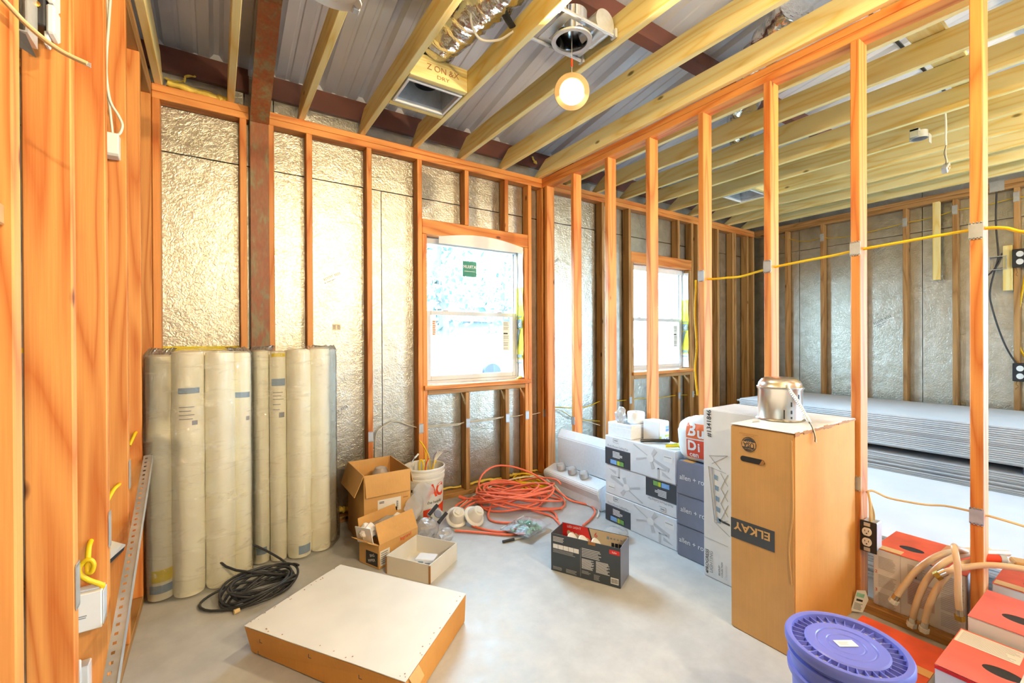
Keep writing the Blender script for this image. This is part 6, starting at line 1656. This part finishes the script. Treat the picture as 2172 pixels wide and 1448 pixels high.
MB().lathe([(0.104, 0.3815), (0.128, 0.3815), (0.128, 0.380), (0.104, 0.380)], 64).build('lid_channel', DUSTY_WHITE, lid)
src = MB().box(0.103, -0.0013, 0.3815, 0.1345, 0.0013, 0.394).build('lid_rib', PLASTIC_BLUE, lid)
for i in range(1, 34):
    o = src.copy(); COL.objects.link(o); o.rotation_euler.z = 2 * PI * i / 34
Fk = Face(t, (0, 0, 0.3966), (0, 0, 1), (0.55, 0.83, 0))
Fk.rect(-0.028, -0.012, 0.056, 0.028, WHITE_PAPER, 'price_sticker'); Fk.lines(-0.02, -0.006, 0.03, 0.015, 3, LIGHT_INK)

# ------------------------------------------------------------------ what is seen through the windows
def tree(label, x, y, h, r, seed):
    t = thing('garden_tree', label, 'tree', (x, y, -0.22), group='trees outside the window')
    rr = random.Random(seed)
    MB().tube(spline([(0, 0, 0), (0.1, 0, h * 0.3), (-0.1, 0.1, h * 0.6), (0, 0, h * 0.85)], 5), [0.22 - 0.009 * i for i in range(16)], 10).build('trunk', BARK, t, smooth=True)
    vs, fs = [], []
    for i in range(1500):
        a, b_, rad = rr.uniform(0, 2 * PI), rr.uniform(-1, 1), rr.random() ** 0.4
        s = math.sqrt(1 - b_ * b_)
        c = Vector((r * rad * s * math.cos(a), r * rad * s * math.sin(a), h * 0.66 + h * 0.40 * rad * b_))
        if noise.noise(c * 0.9 + Vector((seed, 0, 0))) < -0.12: continue
        u = Vector((rr.uniform(-1, 1), rr.uniform(-1, 1), rr.uniform(-1, 1))).normalized(); v = u.orthogonal().normalized()
        k = rr.uniform(0.10, 0.22); o_ = len(vs)
        vs += [c + u * k, c + v * k * 0.6, c - u * k, c - v * k * 0.6]; fs.append((o_, o_ + 1, o_ + 2, o_ + 3))
    o = MB().add(vs, fs).build('foliage', LEAF, t); o['kind'] = 'stuff'
tree('leafy tree outside at the left of the first window', 6.2, 13.5, 6.2, 2.3, 1)
tree('leafy tree outside at the right of the first window', 11.0, 17.0, 6.0, 2.6, 2)
tree('distant leafy tree beside the pale house outside', 5.0, 25.0, 8.0, 3.2, 3)
t = thing('pale_house', 'pale house with a low grey roof across the yard outside', 'building', (13.0, 21.0, -0.22))
MB().box(-5, 0, 0, 5, 6, 2.5).build('wall', SIDING, t)
b = MB().prism([(-0.5, 2.5), (6.5, 2.5), (3, 4.2)], -5.4, 5.4, M=Matrix(((0, 0, 1, 0), (1, 0, 0, 0), (0, 1, 0, 0), (0, 0, 0, 1)))); b.build('roof', SHINGLE, t)
for x in (-3.4, -0.8, 2.2): MB().box(x, -0.03, 0.9, x + 0.8, 0.0, 1.9).build('window', SLATE, t)
t = thing('utility_trailer', 'low utility trailer with rails parked in the yard outside', 'trailer', (8.6, 14.6, -0.22), -0.08)
MB().box(-2.2, -0.8, 0.45, 2.0, 0.8, 0.55).build('deck', SLATE, t)
b = MB()
for x in (-2.15, -1.1, 0, 1.0, 1.95): b.box(x, -0.8, 0.55, x + 0.05, -0.75, 0.95)
b.box(-2.15, -0.8, 0.92, 2.0, -0.75, 0.98); b.build('rail', SLATE, t)
for x in (-0.3, 1.6): MB().lathe([(0, -0.1), (0.16, -0.1), (0.33, -0.09), (0.34, 0.09), (0.0, 0.1)], 24, Matrix.Translation((x, -0.95, 0.34)) @ Matrix.Rotation(PI / 2, 4, 'X')).build('wheel', TYRE, t, smooth=True)
MB().box(-3.2, -0.06, 0.42, -2.2, 0.06, 0.5).build('hitch', SLATE, t)
